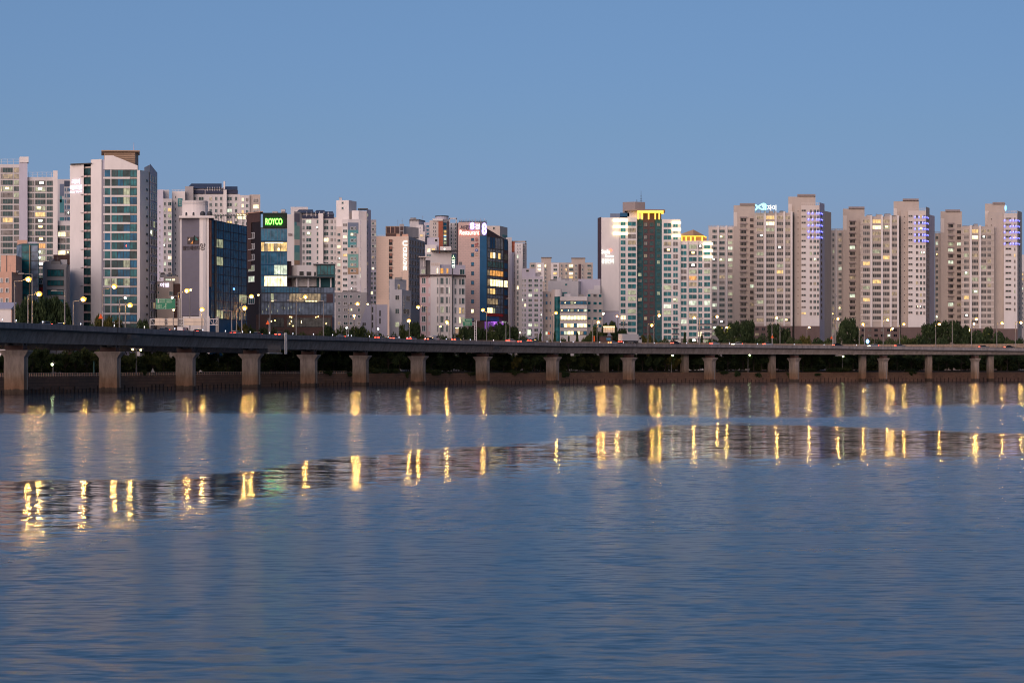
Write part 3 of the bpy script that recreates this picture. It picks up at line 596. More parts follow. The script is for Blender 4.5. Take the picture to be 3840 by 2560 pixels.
# beige lettered block
Y = 900
b = Bld('hotel_block', 'beige tiled hotel block with vertical white lettering and brown rooftop machine room', 'hotel', 1470, Y)
b.block('wall', [(1411, Y), (1532, Y)], 886, 'beige_tile', depth=4); b.block('side_wall', [(1532, Y), (1594, Y + 26)], [886, 893], 'grey_wall', depth=6)
f = Face((1411, Y), (1532, Y))
for i in range(9): b.win(f, 1459, 1471, 898 + i * 25.6, 918 + i * 25.6, 1, 'glass_dark', 'louver_dark', None, .05); b.panel('shade', f, 1461, 1470, 899 + i * 25.6, 908 + i * 25.6, 'copper_strip', .1); b.panel('ledge', f, 1471, 1475, 901 + i * 25.6, 902 + i * 25.6, 'grey_wall', .6)
f2 = Face((1532, Y), (1594, Y + 26)); b.rows(f2, [(1534.5, 1540), (1544, 1550), (1554, 1560), (1564, 1569.5), (1574, 1579), (1584, 1589)], 898, 25.4, 10, 17, 1, 'glass_dark', 'grey_wall', lit=.02)
o = b.text('sign', f, 'U', 1510, 1528, 922, 903, 'sign_white', .4)
me = o.data; c0 = [(v.co.x, v.co.z) for v in me.vertices]; w = max(a for a, _ in c0); h = max(c for _, c in c0)
for v in me.vertices: x, z = v.co.x / w, v.co.z / h; v.co.x, v.co.z = z * w, (1 - x) * h      # the letters lie on their side, read downwards
for i, ch in enumerate('CREAONE'):
    ya = 926 + i * 12.6; o = b.text('sign', f, ch, 1512, 1526, ya + 12, ya + .6, 'sign_white', .4)
    me = o.data; c0 = [(v.co.x, v.co.z) for v in me.vertices]; w = max(a for a, _ in c0); h = max(c for _, c in c0)
    for v in me.vertices: x, z = v.co.x / w, v.co.z / h; v.co.x, v.co.z = z * w, (1 - x) * h
b.block('machine_room', [(1446, Y + 5), (1500, Y + 5)], 848, 'louver_brown', 886, 6); b.block('machine_room', [(1498, Y + 4), (1515, Y + 4)], 840, 'grey_wall', 886, 6); b.block('machine_room', [(1515, Y + 8), (1570, Y + 14)], [848, 851], 'grey_wall', 889, 6)
ff = Face((1446, Y + 5), (1500, Y + 5))
for a in (1450, 1466, 1482): b.panel('louver', ff, a, a + 14, 851, 874, 'louver_dark', .2)
for a in (1463.5, 1480): b.panel('louver', ff, a, a + 2, 849, 874, 'peach_wall', .4)
ff = Face((1498, Y + 4), (1515, Y + 4)); b.panel('louver', ff, 1501, 1512, 850, 864, 'louver_dark', .2); b.panel('louver', ff, 1501, 1512, 868, 884, 'louver_dark', .2)
b.block('roof_wall', [(1446, Y + 1), (1486, Y + 1)], 876, 'brown_wall', 887, 1); b.block('roof_wall', [(1486, Y + 1), (1500, Y + 1)], 878, 'peach_wall', 887, 1); b.block('roof_wall', [(1508, Y + .6), (1531, Y + .6)], 878, 'peach_wall', 887, 1)
b.rail(1411, 1446, Y + .5, 886, 882, 6); b.rail(1533, 1590, Y + 14, 889, 881, 9); b.clutter(1480, 1560, Y + 9, 847, 0, ant=2); b.finish()
Y = 765
b = Bld('white_house', 'small white stepped tower house in front of the beige lettered block', 'house', 1495, Y)
b.block('wall', [(1460, Y), (1507, Y), (1541, Y + 12)], 1086, 'pale_grey_wall', depth=4); b.block('upper_wall', [(1460, Y + 1), (1480, Y + 1), (1524, Y + 9)], 1046, 'pale_grey_wall', 1087, 6)
f = Face((1460, Y), (1507, Y))
for y0, y1, g in ((1107, 1125, 'glass_dark'), (1157, 1176, 'glass'), (1207, 1226, 'lit_dim')): b.win(f, 1482, 1497, y0, y1, 2, g)
f = Face((1507, Y), (1541, Y + 12)); b.win(f, 1512, 1516, 1107, 1128, 1, 'glass_grey'); b.win(f, 1522, 1537, 1106, 1126, 2, 'glass_grey'); b.win(f, 1511, 1535, 1157, 1176, 2, 'glass_grey'); b.win(f, 1512, 1516, 1130, 1150, 1, 'glass')
b.win(Face((1480, Y + 1), (1524, Y + 9)), 1490, 1499, 1065, 1084, 1, 'lit_tan'); b.clutter(1465, 1520, Y + 2, 1046, 2); b.finish()
# blocks behind
Y = 1010
b = Bld('apartment_block', 'grey rooftop block with white lower house behind the beige lettered block', 'apartment building', 1570, Y)
b.block('wall', [(1536, Y), (1570, Y), (1594, Y + 10)], 823, 'pale_grey_wall'); b.block('coping', [(1535, Y - 1), (1571, Y - 1), (1595, Y + 10)], 822, 'dark_grey_wall', 826); b.block('wall', [(1562, Y - 6), (1586, Y - 6), (1610, Y + 2)], 843, 'white_wall'); b.block('wall', [(1556, Y - 20), (1594, Y - 20)], 869, 'white_wall'); b.block('wall', [(1590, Y - 4), (1620, Y - 4)], 834, 'lavender_wall')
f = Face((1562, Y - 6), (1586, Y - 6)); b.rows(f, [(1574, 1577)], 851, 14, 2, 6, 1, lit=0); f = Face((1556, Y - 20), (1594, Y - 20)); b.win(f, 1574, 1588, 879, 888, 3, 'lit_warm')
b.rows(Face((1590, Y - 4), (1620, Y - 4)), [(1598, 1609)], 844, 14, 4, 9, 1, 'glass_navy', lit=0); b.clutter(1538, 1590, Y, 822, 2); b.finish()
Y = 980
b = Bld('apartment_tower', 'apartment tower with orange brick stripe and round roof drum', 'apartment building', 1650, Y)
b.block('wall', [(1611, Y), (1644, Y)], 826, 'taupe_pale'); b.block('wall', [(1622, Y - 1), (1660, Y - 1)], 820, 'white_wall', 828, 8); b.block('wall', [(1644, Y - .5), (1661, Y - .5)], 826, 'orange_cladding'); b.block('wall', [(1661, Y), (1684, Y + 2)], 822, 'grey_wall')
n = 16; pc = [(X(1657, Y + 6) + S(25, Y) * math.cos(2 * math.pi * i / n), Y + 6 + S(25, Y) * math.sin(2 * math.pi * i / n)) for i in range(n)]
b.mb('roof_drum').prism(pc, Z(822, Y), Z(807, Y), 'lavender_wall'); b.mb('roof_drum').prism([(X(1657, Y + 6) + (x - X(1657, Y + 6)) * 1.05, Y + 6 + (y - Y - 6) * 1.05) for x, y in pc], Z(810, Y), Z(806.5, Y), 'dark_metal')
b.rows(Face((1611, Y), (1644, Y)), [(1624, 1628), (1631, 1635)], 835, 14, 5, 8, 1, 'glass_grey', lit=0)
f = Face((1661, Y), (1684, Y + 2))
for i, g in enumerate(('glass_navy', 'glass_navy', 'lit_warm', 'lit_warm', 'lit_white', 'lit_dim', 'glass')): b.win(f, 1663, 1674, 835 + i * 14, 845 + i * 14, 2, g, 'dark_metal', (.1, .0, .8, .3, 'spot_blue') if i == 3 else None)
b.panel('maroon_strip', f, 1677, 1682, 830, 930, 'maroon_cladding', .2); b.finish()
Y = 1000
b = Bld('apartment_tower', 'white latticed apartment tower with open roof frame left of the restaurant block', 'apartment building', 1700, Y)
b.block('wall', [(1682, Y), (1714, Y)], 836, 'white_wall')
for a, c, y0, y1 in ((1684, 1688, 818, 838), (1709, 1713, 818, 838), (1684, 1713, 817, 822)): b.mb('roof_frame').box(X(a, Y), Y, Z(y1, Y), X(c, Y), Y + .8, Z(y0, Y), 'pale_grey_wall')
b.rows(Face((1682, Y), (1714, Y)), [(1690, 1695), (1701, 1704), (1706, 1711)], 837, 14, 10, 10, 1, lit=0); b.finish()
Y = 860
b = Bld('villa_block', 'pale stepped block with lit roof storey behind the pink and white block', 'building', 1640, Y)
b.block('wall', [(1594, Y), (1694, Y), (1722, Y + 8)], 949, 'pale_grey_wall', depth=8); b.block('upper_wall', [(1594, Y + 2), (1637, Y + 2)], 918, 'white_wall', 950, 6); b.block('upper_wall', [(1602, Y + 6), (1646, Y + 6)], 891, 'lavender_wall', 950, 6); b.block('upper_wall', [(1650, Y + 2), (1692, Y + 2)], 924, 'white_wall', 950, 6); b.block('canopy', [(1617, Y - 4), (1715, Y - 4)], 938, 'dark_metal', 941, 7)
f = Face((1594, Y + 2), (1637, Y + 2)); b.win(f, 1602, 1614, 931, 946, 3, 'lit_bright', spot=(.2, .5, .6, .3, 'sign_lime')); b.win(f, 1620, 1632, 931, 942, 2, 'lit_warm'); b.win(Face((1602, Y + 6), (1646, Y + 6)), 1630, 1641, 896, 906, 1, 'glass_dark'); b.win(Face((1650, Y + 2), (1692, Y + 2)), 1664, 1670, 930, 938, 1, 'lit_white', spot=(.2, .2, .6, .6, 'spot_white'))
b.win(Face((1594, Y), (1694, Y)), 1599, 1617, 954, 961, 2, 'glass_teal'); b.finish()
# pink and white block
Y = 790
b = Bld('walkup_block', 'pink and white walk-up block with dark cornice and lit attic windows', 'apartment building', 1650, Y)
b.block('pink_wall', [(1574, Y + 2), (1614, Y)], 1032, 'pink_wall', depth=12); b.block('white_wall', [(1614, Y - .5), (1696, Y - .5)], 1032, 'white_wall', depth=14); b.block('white_wall', [(1696, Y + 2), (1745, Y + 4)], 1032, 'white_wall', depth=14)
b.block('cornice', [(1571, Y), (1612, Y - 1.5), (1698, Y - 1.5), (1747, Y + 3)], 1030, 'louver_dark', 1035, 12)
b.block('attic_wall', [(1574, Y + 3), (1596, Y + 3)], 966, 'grey_wall', 1031, 8); b.block('attic_wall', [(1596, Y + 5), (1614, Y + 5)], 975, 'dark_grey_wall', 1031, 8); b.block('attic_wall', [(1614, Y), (1650, Y)], 983, 'white_wall', 1031, 10); b.block('attic_wall', [(1650, Y + 1), (1745, Y + 5)], 992, 'lavender_wall', 1031, 9); b.block('attic_wall', [(1720, Y + 6), (1733, Y + 6)], 982, 'dark_grey_wall', 1031, 6)
b.block('roof_beam', [(1570, Y), (1610, Y)], 961, 'cream_wall', 965, 3); b.panel('column', Face((1574, Y + 3), (1596, Y + 3)), 1588, 1590, 965, 1000, 'white_wall', .4); b.panel('column', Face((1574, Y + 3), (1596, Y + 3)), 1593, 1595, 965, 1000, 'white_wall', .4)
for i in range(5): b.panel('roof_tile', Face((1614, Y), (1650, Y)), 1616 + i * 7, 1622 + i * 7, 985, 996, 'cream_wall', .15)
f = Face((1574, Y + 2), (1614, Y)); b.rows(f, [(1582, 1597), (1608, 1612)], 1041, 35.8, 6, 23, 2, 'glass', 'white_metal', lit=0, fr=.16)
f = Face((1614, Y - .5), (1696, Y - .5)); b.rows(f, [(1638, 1644), (1651, 1664), (1672, 1680), (1684, 1688)], 1041, 35.8, 6, 25, 2, 'glass', lit=.04, special={(0, 3): 'lit_tan', (1, 3): 'lit_dim'})
for i in range(6):
    for a in (1648, 1668, 1690): b.panel('pilaster', f, a - 1.5, a, 1037 + i * 35.8, 1072 + i * 35.8, 'white_wall', .5)
f = Face((1696, Y + 2), (1745, Y + 4)); b.rows(f, [(1704, 1711), (1721, 1728), (1731, 1742)], 1045, 35.8, 6, 23, 2, 'glass', lit=0, special={(1, 3): 'lit_warm', (2, 3): 'lit_tan', (1, 4): 'lit_bright', (2, 4): 'lit_dim'})
f = Face((1614, Y), (1650, Y)); b.win(f, 1637, 1644, 1005, 1026, 1, 'lit_bright'); b.win(Face((1650, Y + 1), (1745, Y + 5)), 1651, 1663, 1005, 1026, 1, 'lit_amber'); b.win(Face((1650, Y + 1), (1745, Y + 5)), 1673, 1682, 1005, 1026, 1, 'lit_amber'); b.win(Face((1650, Y + 1), (1745, Y + 5)), 1724, 1742, 1008, 1028, 2, 'glass')
b.win(Face((1574, Y + 3), (1596, Y + 3)), 1580, 1594, 1010, 1026, 2, 'lit_dim'); b.finish()
# green white pole sign
Y = 772
t = thing('pole_sign', 'tall dark pole sign with glowing white and lime characters before the white walk-up', 'sign', (X(1698, Y), Y, GZ))
mb = MB(); mb.tube((X(1697, Y), Y, GZ - .5), (X(1697, Y), Y, Z(1000, Y)), .28, 'dark_metal', .2); mb.build('pole', t)
mb = MB(); mb.box(X(1693, Y), Y - .25, Z(1006, Y), X(1708, Y), Y + .25, Z(956, Y), 'teal_cladding'); mb.build('board', t)
class _B: root = t
fs = Face((1690, Y - .3), (1712, Y - .3))
for ch, y0, y1, m in (('스', 976, 957, 'sign_lime'), ('파', 990, 977, 'sign_white'), ('랜', 1004, 991, 'sign_white')): Bld.text(_B, 'sign', fs, ch, 1694.5, 1706.5, y0, y1, m, .05)
# restaurant block
Y = 820
b = Bld('restaurant_block', 'pink brick restaurant block with big lit lettering, blue strip and glass side', 'restaurant building', 1800, Y)
b.block('wall', [(1718, Y), (1799, Y)], 834, 'pink_brick', depth=16); b.block('wall', [(1799, Y - .2), (1826, Y - .2)], 834, 'dark_grey_wall', 884, 14); b.block('blue_strip', [(1799, Y), (1825, Y)], 884, 'navy_panel', 1201, 14); b.block('wall', [(1712, Y + 4), (1718, Y + .2)], 838, 'louver_dark', 1000, 8)
b.block('side_wall', [(1825, Y), (1906, Y + 20)], [856, 893], 'maroon_cladding', 1203, 6); b.block('base', [(1770, Y - .5), (1826, Y - .5), (1900, Y + 19)], 1203, 'brown_wall', depth=6)
b.block('base', [(1718, Y - .3), (1770, Y - .3)], 1203, 'pink_brick', depth=6)
f = Face((1718, Y), (1799, Y)); ys = (893, 916, 948, 983, 1018, 1053, 1089, 1123, 1159, 1192)
for i, y in enumerate(ys): b.win(f, 1767, 1777, y, y + (10 if i < 2 else 14), 1, 'lit_bright' if i == 8 else 'glass_navy', 'dark_metal', None, .05)
b.text('sign', f, '서', 1725, 1741, 862, 845, 'sign_navy'); b.text('sign', f, '강', 1744, 1762, 862, 844, 'sign_navy'); b.text('sign', f, '8 ', 1762.3, 1779.7, 861.6, 833.4, 'sign_indigo', .3); b.text('sign', f, '8', 1763, 1779, 861, 834, 'sign_violet', .55); b.text('sign', f, '경', 1780, 1799, 861, 839, 'sign_violet', .4)
b.text('sign', f, 'Restaurant ', 1723, 1798, 881.6, 862.4, 'sign_orange', .3); b.text('sign', f, 'Restaurant', 1724, 1797, 881, 863, 'sign_hot', .55); b.text('sign', Face((1799, Y - .2), (1826, Y - .2)), '8 ', 1806.3, 1825.7, 881.6, 835.4, 'sign_indigo', .3); b.text('sign', Face((1799, Y - .2), (1826, Y - .2)), '8', 1807, 1825, 881, 836, 'sign_violet', .55)
b.text('sign', f, '日', 1783, 1791, 905, 892, 'sign_red'); b.text('sign', f, '式', 1780, 1794, 927, 910, 'sign_red')
mb = MB(); t0, z0 = f.t(1787), f.z(938)
mb.tube((0, -.05, 0), (0, -.3, 0), .62, 'sign_blue', n=20); mb.tube((0, -.3, 0), (0, -.34, 0), .3, 'lavender_wall', n=14); o = mb.build('logo', b.root); o.matrix_basis = f.T(t0, z0)
for y in (951, 957): b.panel('small_lettering', f, 1781, 1793, y, y + 3, 'tan_paint', .06)
g = Face((1825, Y), (1906, Y + 20))
FL = [(887, 929, ['glass_slate', 'navy_panel', 'navy_panel', 'glass_slate', 'glass_slate', 'glass_slate']), (931, 943, ['glass_slate'] * 6), (943, 966, ['glass_slate', 'lit_warm', 'lit_bright', 'glass_slate', 'lit_warm', 'glass_slate']), (968, 977, ['glass_slate'] * 6), (978, 1000, ['glass_teal'] * 6), (1002, 1010, ['glass_slate'] * 6),
      (1011, 1032, ['lit_tan', 'lit_amber', 'lit_amber', 'lit_amber', 'lit_amber', 'lit_amber']), (1034, 1043, ['glass_slate'] * 6), (1045, 1071, ['lit_tan', 'lit_bright', 'lit_bright', 'lit_bright', 'lit_bright', 'lit_bright']), (1073, 1079, ['glass_slate'] * 6), (1080, 1101, ['lit_tan', 'lit_warm', 'lit_warm', 'glass_slate', 'glass_slate', 'glass_slate']), (1103, 1117, ['glass_slate'] * 6),
      (1118, 1140, ['lit_tan', 'lit_tan', 'lit_tan', 'lit_tan', 'glass_slate', 'glass_slate']), (1142, 1152, ['glass_slate'] * 6), (1153, 1173, ['lit_bright', 'lit_bright', 'lit_dim', 'glass_slate', 'glass_slate', 'glass_slate'])]
for y0, y1, gs in FL:
    for k, gl in enumerate(gs):
        a = 1827 + k * 10; b.win(g, a, a + 9.6, y0, y1, 1, gl, 'dark_metal', None, .06)
    if y1 - y0 > 18:
        b.win(g, 1890, 1903, y0, y1, 1, {1045: 'lit_bright', 943: 'glass_grey'}.get(y0, 'navy_panel'), 'dark_metal', None, .06)
b.panel('red_band', g, 1826, 1884, 1174, 1184, 'red_band', .5); b.panel('blue_panel', g, 1826, 1869, 1185, 1202, 'navy_panel', .3); b.win(g, 1882, 1898, 1201, 1213, 2, 'lit_white')
b.panel('purple_awning', g, 1839, 1883, 1206, 1223, 'purple_lit', 1.2); b.panel('purple_awning', g, 1839, 1883, 1205.5, 1207, 'purple_glow', 1.3); b.panel('purple_wall', g, 1818, 1838, 1205, 1243, 'purple_lit', .3); b.win(g, 1840, 1856, 1226, 1240, 2, 'lit_tan')  # awning and wall glow themselves, standing for the purple light on them
for i in range(6): b.panel('lettering', g, 1842 + i * 6.5, 1846 + i * 6.5, 1210, 1215, 'purple_glow', 1.25)
b.rail(1722, 1824, Y + 3, 834, 826, 12, 'dark_metal'); b.mb('roof_parapet').box(X(1722, Y + 4), Y + 4, Z(835, Y), X(1822, Y + 4), Y + 4.4, Z(828, Y), 'slate_blue_paint')
for px in (1730, 1748, 1762, 1772, 1784, 1802, 1816): mb = MB(); mb.tube((X(px, Y + 3), Y + 3, Z(834, Y)), (X(px, Y + 3), Y + 3, Z(816 + random.uniform(0, 6), Y)), .05, 'pink_wall'); mb.box(X(px, Y + 3) - .15, Y + 2.9, Z(829, Y), X(px, Y + 3) + .15, Y + 3.1, Z(828, Y), 'pink_wall'); mb.build('roof_mast', b.root)
b.finish()
Y = 960
b = Bld('apartment_block', 'plain white roof block peeking out behind the restaurant block', 'apartment building', 1860, Y)
b.block('wall', [(1826, Y), (1875, Y), (1903, Y + 12)], 847, 'cream_wall'); b.win(Face((1826, Y), (1875, Y)), 1848, 1856, 851, 861, 1, 'glass_grey'); b.panel('painted_panel', Face((1875, Y), (1903, Y + 12)), 1884, 1902, 877, 886, 'teal_green_paint'); b.finish()
Y = 860
b = Bld('apartment_tower', 'slim white apartment tower with orange patch and roof frame right of the restaurant', 'apartment building', 1940, Y)
b.block('wall', [(1898, Y + 2), (1919, Y + 2)], 890, 'pale_grey_wall'); b.block('wall', [(1911, Y), (1919, Y), (1937, Y + 4)], 945, 'lavender_wall'); b.block('wall', [(1930, Y + 2), (1960, Y)], 912, 'white_wall'); b.block('wall', [(1919, Y + 3), (1931, Y + 3)], 906, 'orange_cladding', 944, 4); b.block('wall', [(1958, Y + 6), (1975, Y + 6)], 912, 'grey_wall')
for a, c, y0, y1 in ((1919, 1974, 900, 906), (1919, 1923, 900, 914), (1970, 1974, 900, 914)): b.mb('roof_frame').box(X(a, Y + 6), Y + 6, Z(y1, Y), X(c, Y + 6), Y + 6.8, Z(y0, Y), 'taupe_wall')
b.rows(Face((1930, Y + 2), (1960, Y)), [(1940, 1943), (1949, 1952)], 918, 12, 3, 6, 1, lit=0); b.rows(Face((1930, Y + 2), (1960, Y)), [(1938, 1945)], 955, 19.5, 15, 14, 2, 'glass', lit=.1); b.rows(Face((1919, Y), (1937, Y + 4)), [(1926, 1930)], 955, 22, 14, 4, 1, lit=.05, fr=.03)
b.rows(Face((1958, Y + 6), (1975, Y + 6)), [(1962, 1968)], 922, 26, 10, 8, 1, lit=.2); b.finish()
Y = 840
b = Bld('apartment_block', 'lavender grey flats with twin window columns right of the restaurant block', 'apartment building', 2000, Y)
b.block('wall', [(1957, Y), (2035, Y)], 1036, 'lavender_wall'); b.block('wall', [(1957, Y + 3), (2008, Y + 3)], 1006, 'lavender_wall'); f = Face((1957, Y), (2035, Y))
b.rows(f, [(1958, 1963), (1966, 1973), (1981, 1995), (2003, 2018), (2025, 2033)], 1046, 18.5, 12, 12, 2, lit=.05, special={(3, 2): 'lit_dim', (2, 3): 'lit_white', (2, 9): 'lit_white', (3, 9): 'lit_dim'}); b.win(Face((1957, Y + 3), (2008, Y + 3)), 1972, 1984, 1011, 1020, 1, 'glass_dark'); b.clutter(1960, 2030, Y + 2, 1036, 5)
b.panel('shop_light', f, 1978, 1990, 1236, 1256, 'lit_white', .4); b.finish()
Y = 1300
b = Bld('apartment_block', 'distant taupe apartment block with white window bays and two roof huts', 'apartment building', 2100, Y)
b.block('wall', [(1986, Y), (2223, Y)], 985, 'taupe_wall'); b.block('roof_hut', [(2030, Y + 2), (2067, Y + 2)], 966, 'taupe_wall', 986, 8); b.block('roof_hut', [(2143, Y + 2), (2194, Y + 2)], 968, 'taupe_wall', 986, 8); b.block('roof_slab', [(2029, Y + 1), (2069, Y + 1)], 964, 'taupe_dark', 966, 10); b.block('roof_slab', [(2142, Y + 1), (2195, Y + 1)], 966, 'taupe_dark', 968, 10)
f = Face((1986, Y), (2223, Y))
for a, c in ((2009, 2040), (2066, 2096)): b.panel('bay', f, a, c, 986, 1055, 'white_wall', .4)
b.panel('brick_strip', f, 2169, 2179, 990, 1060, 'maroon_cladding', .2)
fb = Face((1986, Y - .5), (2223, Y - .5)); b.rows(fb, [(1991, 2005), (2016, 2029), (2042, 2048), (2075, 2089), (2103, 2108), (2120, 2126), (2134, 2149), (2157, 2163), (2181, 2187), (2202, 2216)], 992, 14.5, 8, 9, 2, 'glass', lit=.12, sets=['lit_warm', 'lit_bright', 'lit_tan'], special={(1, 0): 'lit_bright', (1, 1): 'lit_bright', (6, 0): 'lit_bright', (6, 2): 'lit_bright', (6, 3): 'lit_warm', (3, 2): 'lit_warm', (3, 4): 'lit_bright', (9, 1): 'lit_tan', (5, 1): 'lit_warm'}); b.finish()
Y = 900
b = Bld('warehouse_block', 'plain beige blocks with few windows above the ribbon windowed office', 'building', 2130, Y)
b.block('wall', [(2055, Y), (2169, Y), (2182, Y + 8)], 1053, 'pale_grey_wall'); b.block('wall', [(2168, Y + 6), (2252, Y + 6)], 1046, 'lavender_wall'); b.block('wall', [(2205, Y - 4), (2252, Y - 4)], 1085, 'pale_grey_wall'); b.win(Face((2055, Y), (2169, Y)), 2118, 2128, 1063, 1071, 1, 'glass_teal')
b.block('wall', [(2228, Y + 2), (2252, Y + 2)], 1070, 'pale_grey_wall'); b.clutter(2060, 2160, Y, 1053, 6); b.finish()
Y = 850
b = Bld('office_block', 'beige office with lit ribbon windows and round green glass stair tower', 'office building', 2120, Y)
b.block('wall', [(2026, Y), (2079, Y)], 1093, 'cream_wall', depth=14); b.block('wall', [(2100, Y), (2202, Y)], 1112, 'pale_grey_wall', depth=14); b.block('wall', [(2200, Y + 4), (2262, Y + 10)], 1100, 'taupe_pale', depth=8); b.block('roof_hut', [(2108, Y + 6), (2128, Y + 6)], 1095, 'glass_teal', 1113, 5)
n = 12; cx, cr = X(2090, Y), S(14, Y)
pc = [(cx + cr * math.cos(a), Y + 1.2 - cr * math.sin(a)) for a in [math.pi * (1 - i / n) for i in range(n + 1)]] + [(cx + cr, Y + 6), (cx - cr, Y + 6)]
b.mb('stair_tower').prism(pc, GZ - 1, Z(1112, Y), 'glass_teal'); b.mb('stair_tower').prism([(cx + (x - cx) * 1.25, Y + 1 + (y - Y - 1) * 1.2) for x, y in pc], Z(1112, Y), Z(1085, Y), 'white_wall'); b.panel('column', Face((2026, Y), (2079, Y)), 2069, 2079, 1085, 1290, 'cream_wall', .5)
f = Face((2026, Y), (2079, Y)); b.rows(f, [(2034, 2038), (2045, 2054), (2061, 2066)], 1101, 28.4, 6, 13, 1, 'glass_navy', 'cream_wall', lit=0, special={(1, 5): 'lit_white'})
f = Face((2100, Y), (2202, Y))
for y0, y1, gs in ((1129, 1141, ['glass_navy', 'spotw', 'glass_navy', 'lit_dim', 'spotw', 'glass_navy', 'glass_navy', 'glass_navy']), (1158, 1169, ['spotw', 'glass_navy', 'spotw', 'lit_dim', 'glass_navy', 'spotw', 'glass_navy', 'lit_white']), (1184, 1199, ['lit_bright'] * 8), (1212, 1227, ['glass_navy', 'lit_bright', 'lit_warm', 'lit_bright', 'glass_navy', 'lit_bright', 'lit_bright', 'lit_bright']), (1241, 1255, ['glass_navy', 'lit_white', 'lit_bright', 'lit_bright', 'glass_navy', 'lit_bright', 'lit_tan', 'glass_navy'])):
    for k, gl in enumerate(gs):
        a = 2102 + k * 12.3; sp = None
        if gl == 'spotw': gl = 'glass_navy'; sp = (.3, .3, .25, .35, 'spot_warm')
        b.win(f, a, a + 12, y0, y1, 1, gl, 'dark_metal', sp, .06)
for y in (1126, 1144, 1155, 1172, 1202, 1230): b.panel('string_course', f, 2100, 2202, y, y + 1.5, 'taupe_wall', .2)
b.rows(Face((2200, Y + 4), (2262, Y + 10)), [(2203, 2215), (2224, 2238), (2244, 2256)], 1102, 28.4, 5, 11, 1, 'glass_teal', lit=0); b.clutter(2110, 2195, Y + 3, 1112, 3); b.finish()
# tower with the glowing crown
Y = 905
b = Bld('crown_tower', 'white and teal apartment tower with glowing crown, lit sign and gold roof columns', 'apartment tower', 2400, Y)
b.block('dark_wall', [(2241, Y + 8), (2255, Y)], 818, 'maroon_cladding', depth=14); b.block('sign_wall', [(2255, Y), (2322, Y)], 816, 'white_wall', 1166, 18); b.block('plinth', [(2238, Y + 1), (2322, Y + .3)], 1166, 'lavender_wall', depth=16)
b.block('wall', [(2322, Y + .5), (2389, Y + 1)], 816, 'white_wall', depth=18); b.block('core_wall', [(2389, Y + 4), (2412, Y + 4)], 821, 'teal_cladding', depth=16); b.block('core_wall', [(2412, Y + 3.5), (2455, Y + 3.5)], 821, 'maroon_cladding', depth=16); b.block('core_wall', [(2455, Y + 4), (2482, Y + 4)], 823, 'teal_cladding', depth=16)
b.block('wall', [(2482, Y + 1), (2552, Y + 1)], 822, 'white_wall', depth=18); b.block('wing_wall', [(2552, Y + 2), (2586, Y + 2), (2668, Y + 2)], 903, 'white_wall', depth=18)
P_ = 23.4
def bay(f, cols, y0, n, lit=.07, sp=None, fr='white_metal'): b.rows(f, cols, y0, P_, n, 16.5, 2, 'glass_teal', fr, lit=lit, special=sp or {})
f1 = Face((2322, Y + .5), (2389, Y + 1)); bay(f1, [(2327, 2346), (2354, 2385)], 831, 20, sp={(1, 1): 'lit_tan', (1, 3): 'lit_tan', (1, 12): 'lit_dim', (1, 11): 'lit_dim', (0, 15): 'lit_bright', (1, 14): 'lit_dim'})
f2 = Face((2482, Y + 1), (2552, Y + 1)); bay(f2, [(2488, 2517), (2524, 2542)], 836, 20, sp={(0, 3): 'lit_tan', (0, 13): 'lit_white', (1, 1): 'lit_dim'})
f3 = Face((2552, Y + 2), (2668, Y + 2)); bay(f3, [(2553, 2575), (2583, 2613), (2618, 2633), (2640, 2663)], 917, 16, sp={(1, 0): 'lit_dim', (1, 1): 'spot', (1, 3): 'spot', (1, 4): 'lit_dim', (1, 5): 'lit_amber', (1, 6): 'lit_tan', (3, 7): 'lit_dim', (1, 9): 'lit_white', (3, 9): 'lit_white', (1, 11): 'lit_tan', (3, 4): 'lit_dim'})
b.panel('bay_strip', f3, 2614, 2618, 905, 1270, 'white_wall', .5); b.panel('pilaster', f3, 2576, 2581, 905, 1270, 'white_wall', .5)  # plain white strips between the window bays
for f, cols, n in ((Face((2389, Y + 4), (2412, Y + 4)), [(2393, 2407)], 20), (Face((2412, Y + 3.5), (2455, Y + 3.5)), [(2415, 2427), (2437, 2450)], 20), (Face((2455, Y + 4), (2482, Y + 4)), [(2463, 2475)], 19)):
    b.rows(f, cols, 836, P_, n, 13, 2, 'glass', 'teal_cladding', lit=.10, sets=['lit_dim', 'lit_dim', 'glass_grey', 'lit_tan', 'spot'], fr=.07)
for f, a, c, ys in ((Face((2255, Y), (2322, Y)), 2299, 2322, (822, 846, 871)), (f1, 2322, 2354, (822, 846, 871)), (f2, 2520, 2553, (831, 856, 880)), (f3, 2637, 2673, (910, 935, 958))):
    for y in ys: b.panel('glow_band', f, a, c, y, y + 9.5, 'glow_band', .9)
fs = Face((2255, Y), (2322, Y))
b.text('sign', fs, 'Stella', 2255.5, 2288, 952, 936, 'sign_white', .3); b.text('sign', fs, 'Kautus', 2270, 2302, 965, 955, 'sign_white', .3); b.text('sign', fs, '경원연리', 2255.5, 2302, 989, 970, 'sign_white', .3)
mb = MB(); mb.tube((0, -.1, 0), (0, -.4, 0), .6, 'tail_red', .2, n=10); o = mb.build('sign_mark', b.root); o.matrix_basis = fs.T(fs.t(2290), fs.z(939))
for i in range(4): b.panel('balcony', f2, 2520, 2545, 1213 + i * 18, 1216 + i * 18, 'slate_panel', 1.2); b.panel('balcony', f1, 2322, 2352, 1213 + i * 18, 1216 + i * 18, 'slate_panel', 1.0); b.panel('balcony', f3, 2616, 2668, 1213 + i * 18, 1216 + i * 18, 'slate_panel', 1.0)
b.block('penthouse', [(2335, Y + 10), (2382, Y + 8), (2419, Y + 10)], 758, 'taupe_dark', 822, 8); b.block('roof_storey', [(2353, Y + 4), (2412, Y + 4)], 791, 'white_wall', 822, 6)
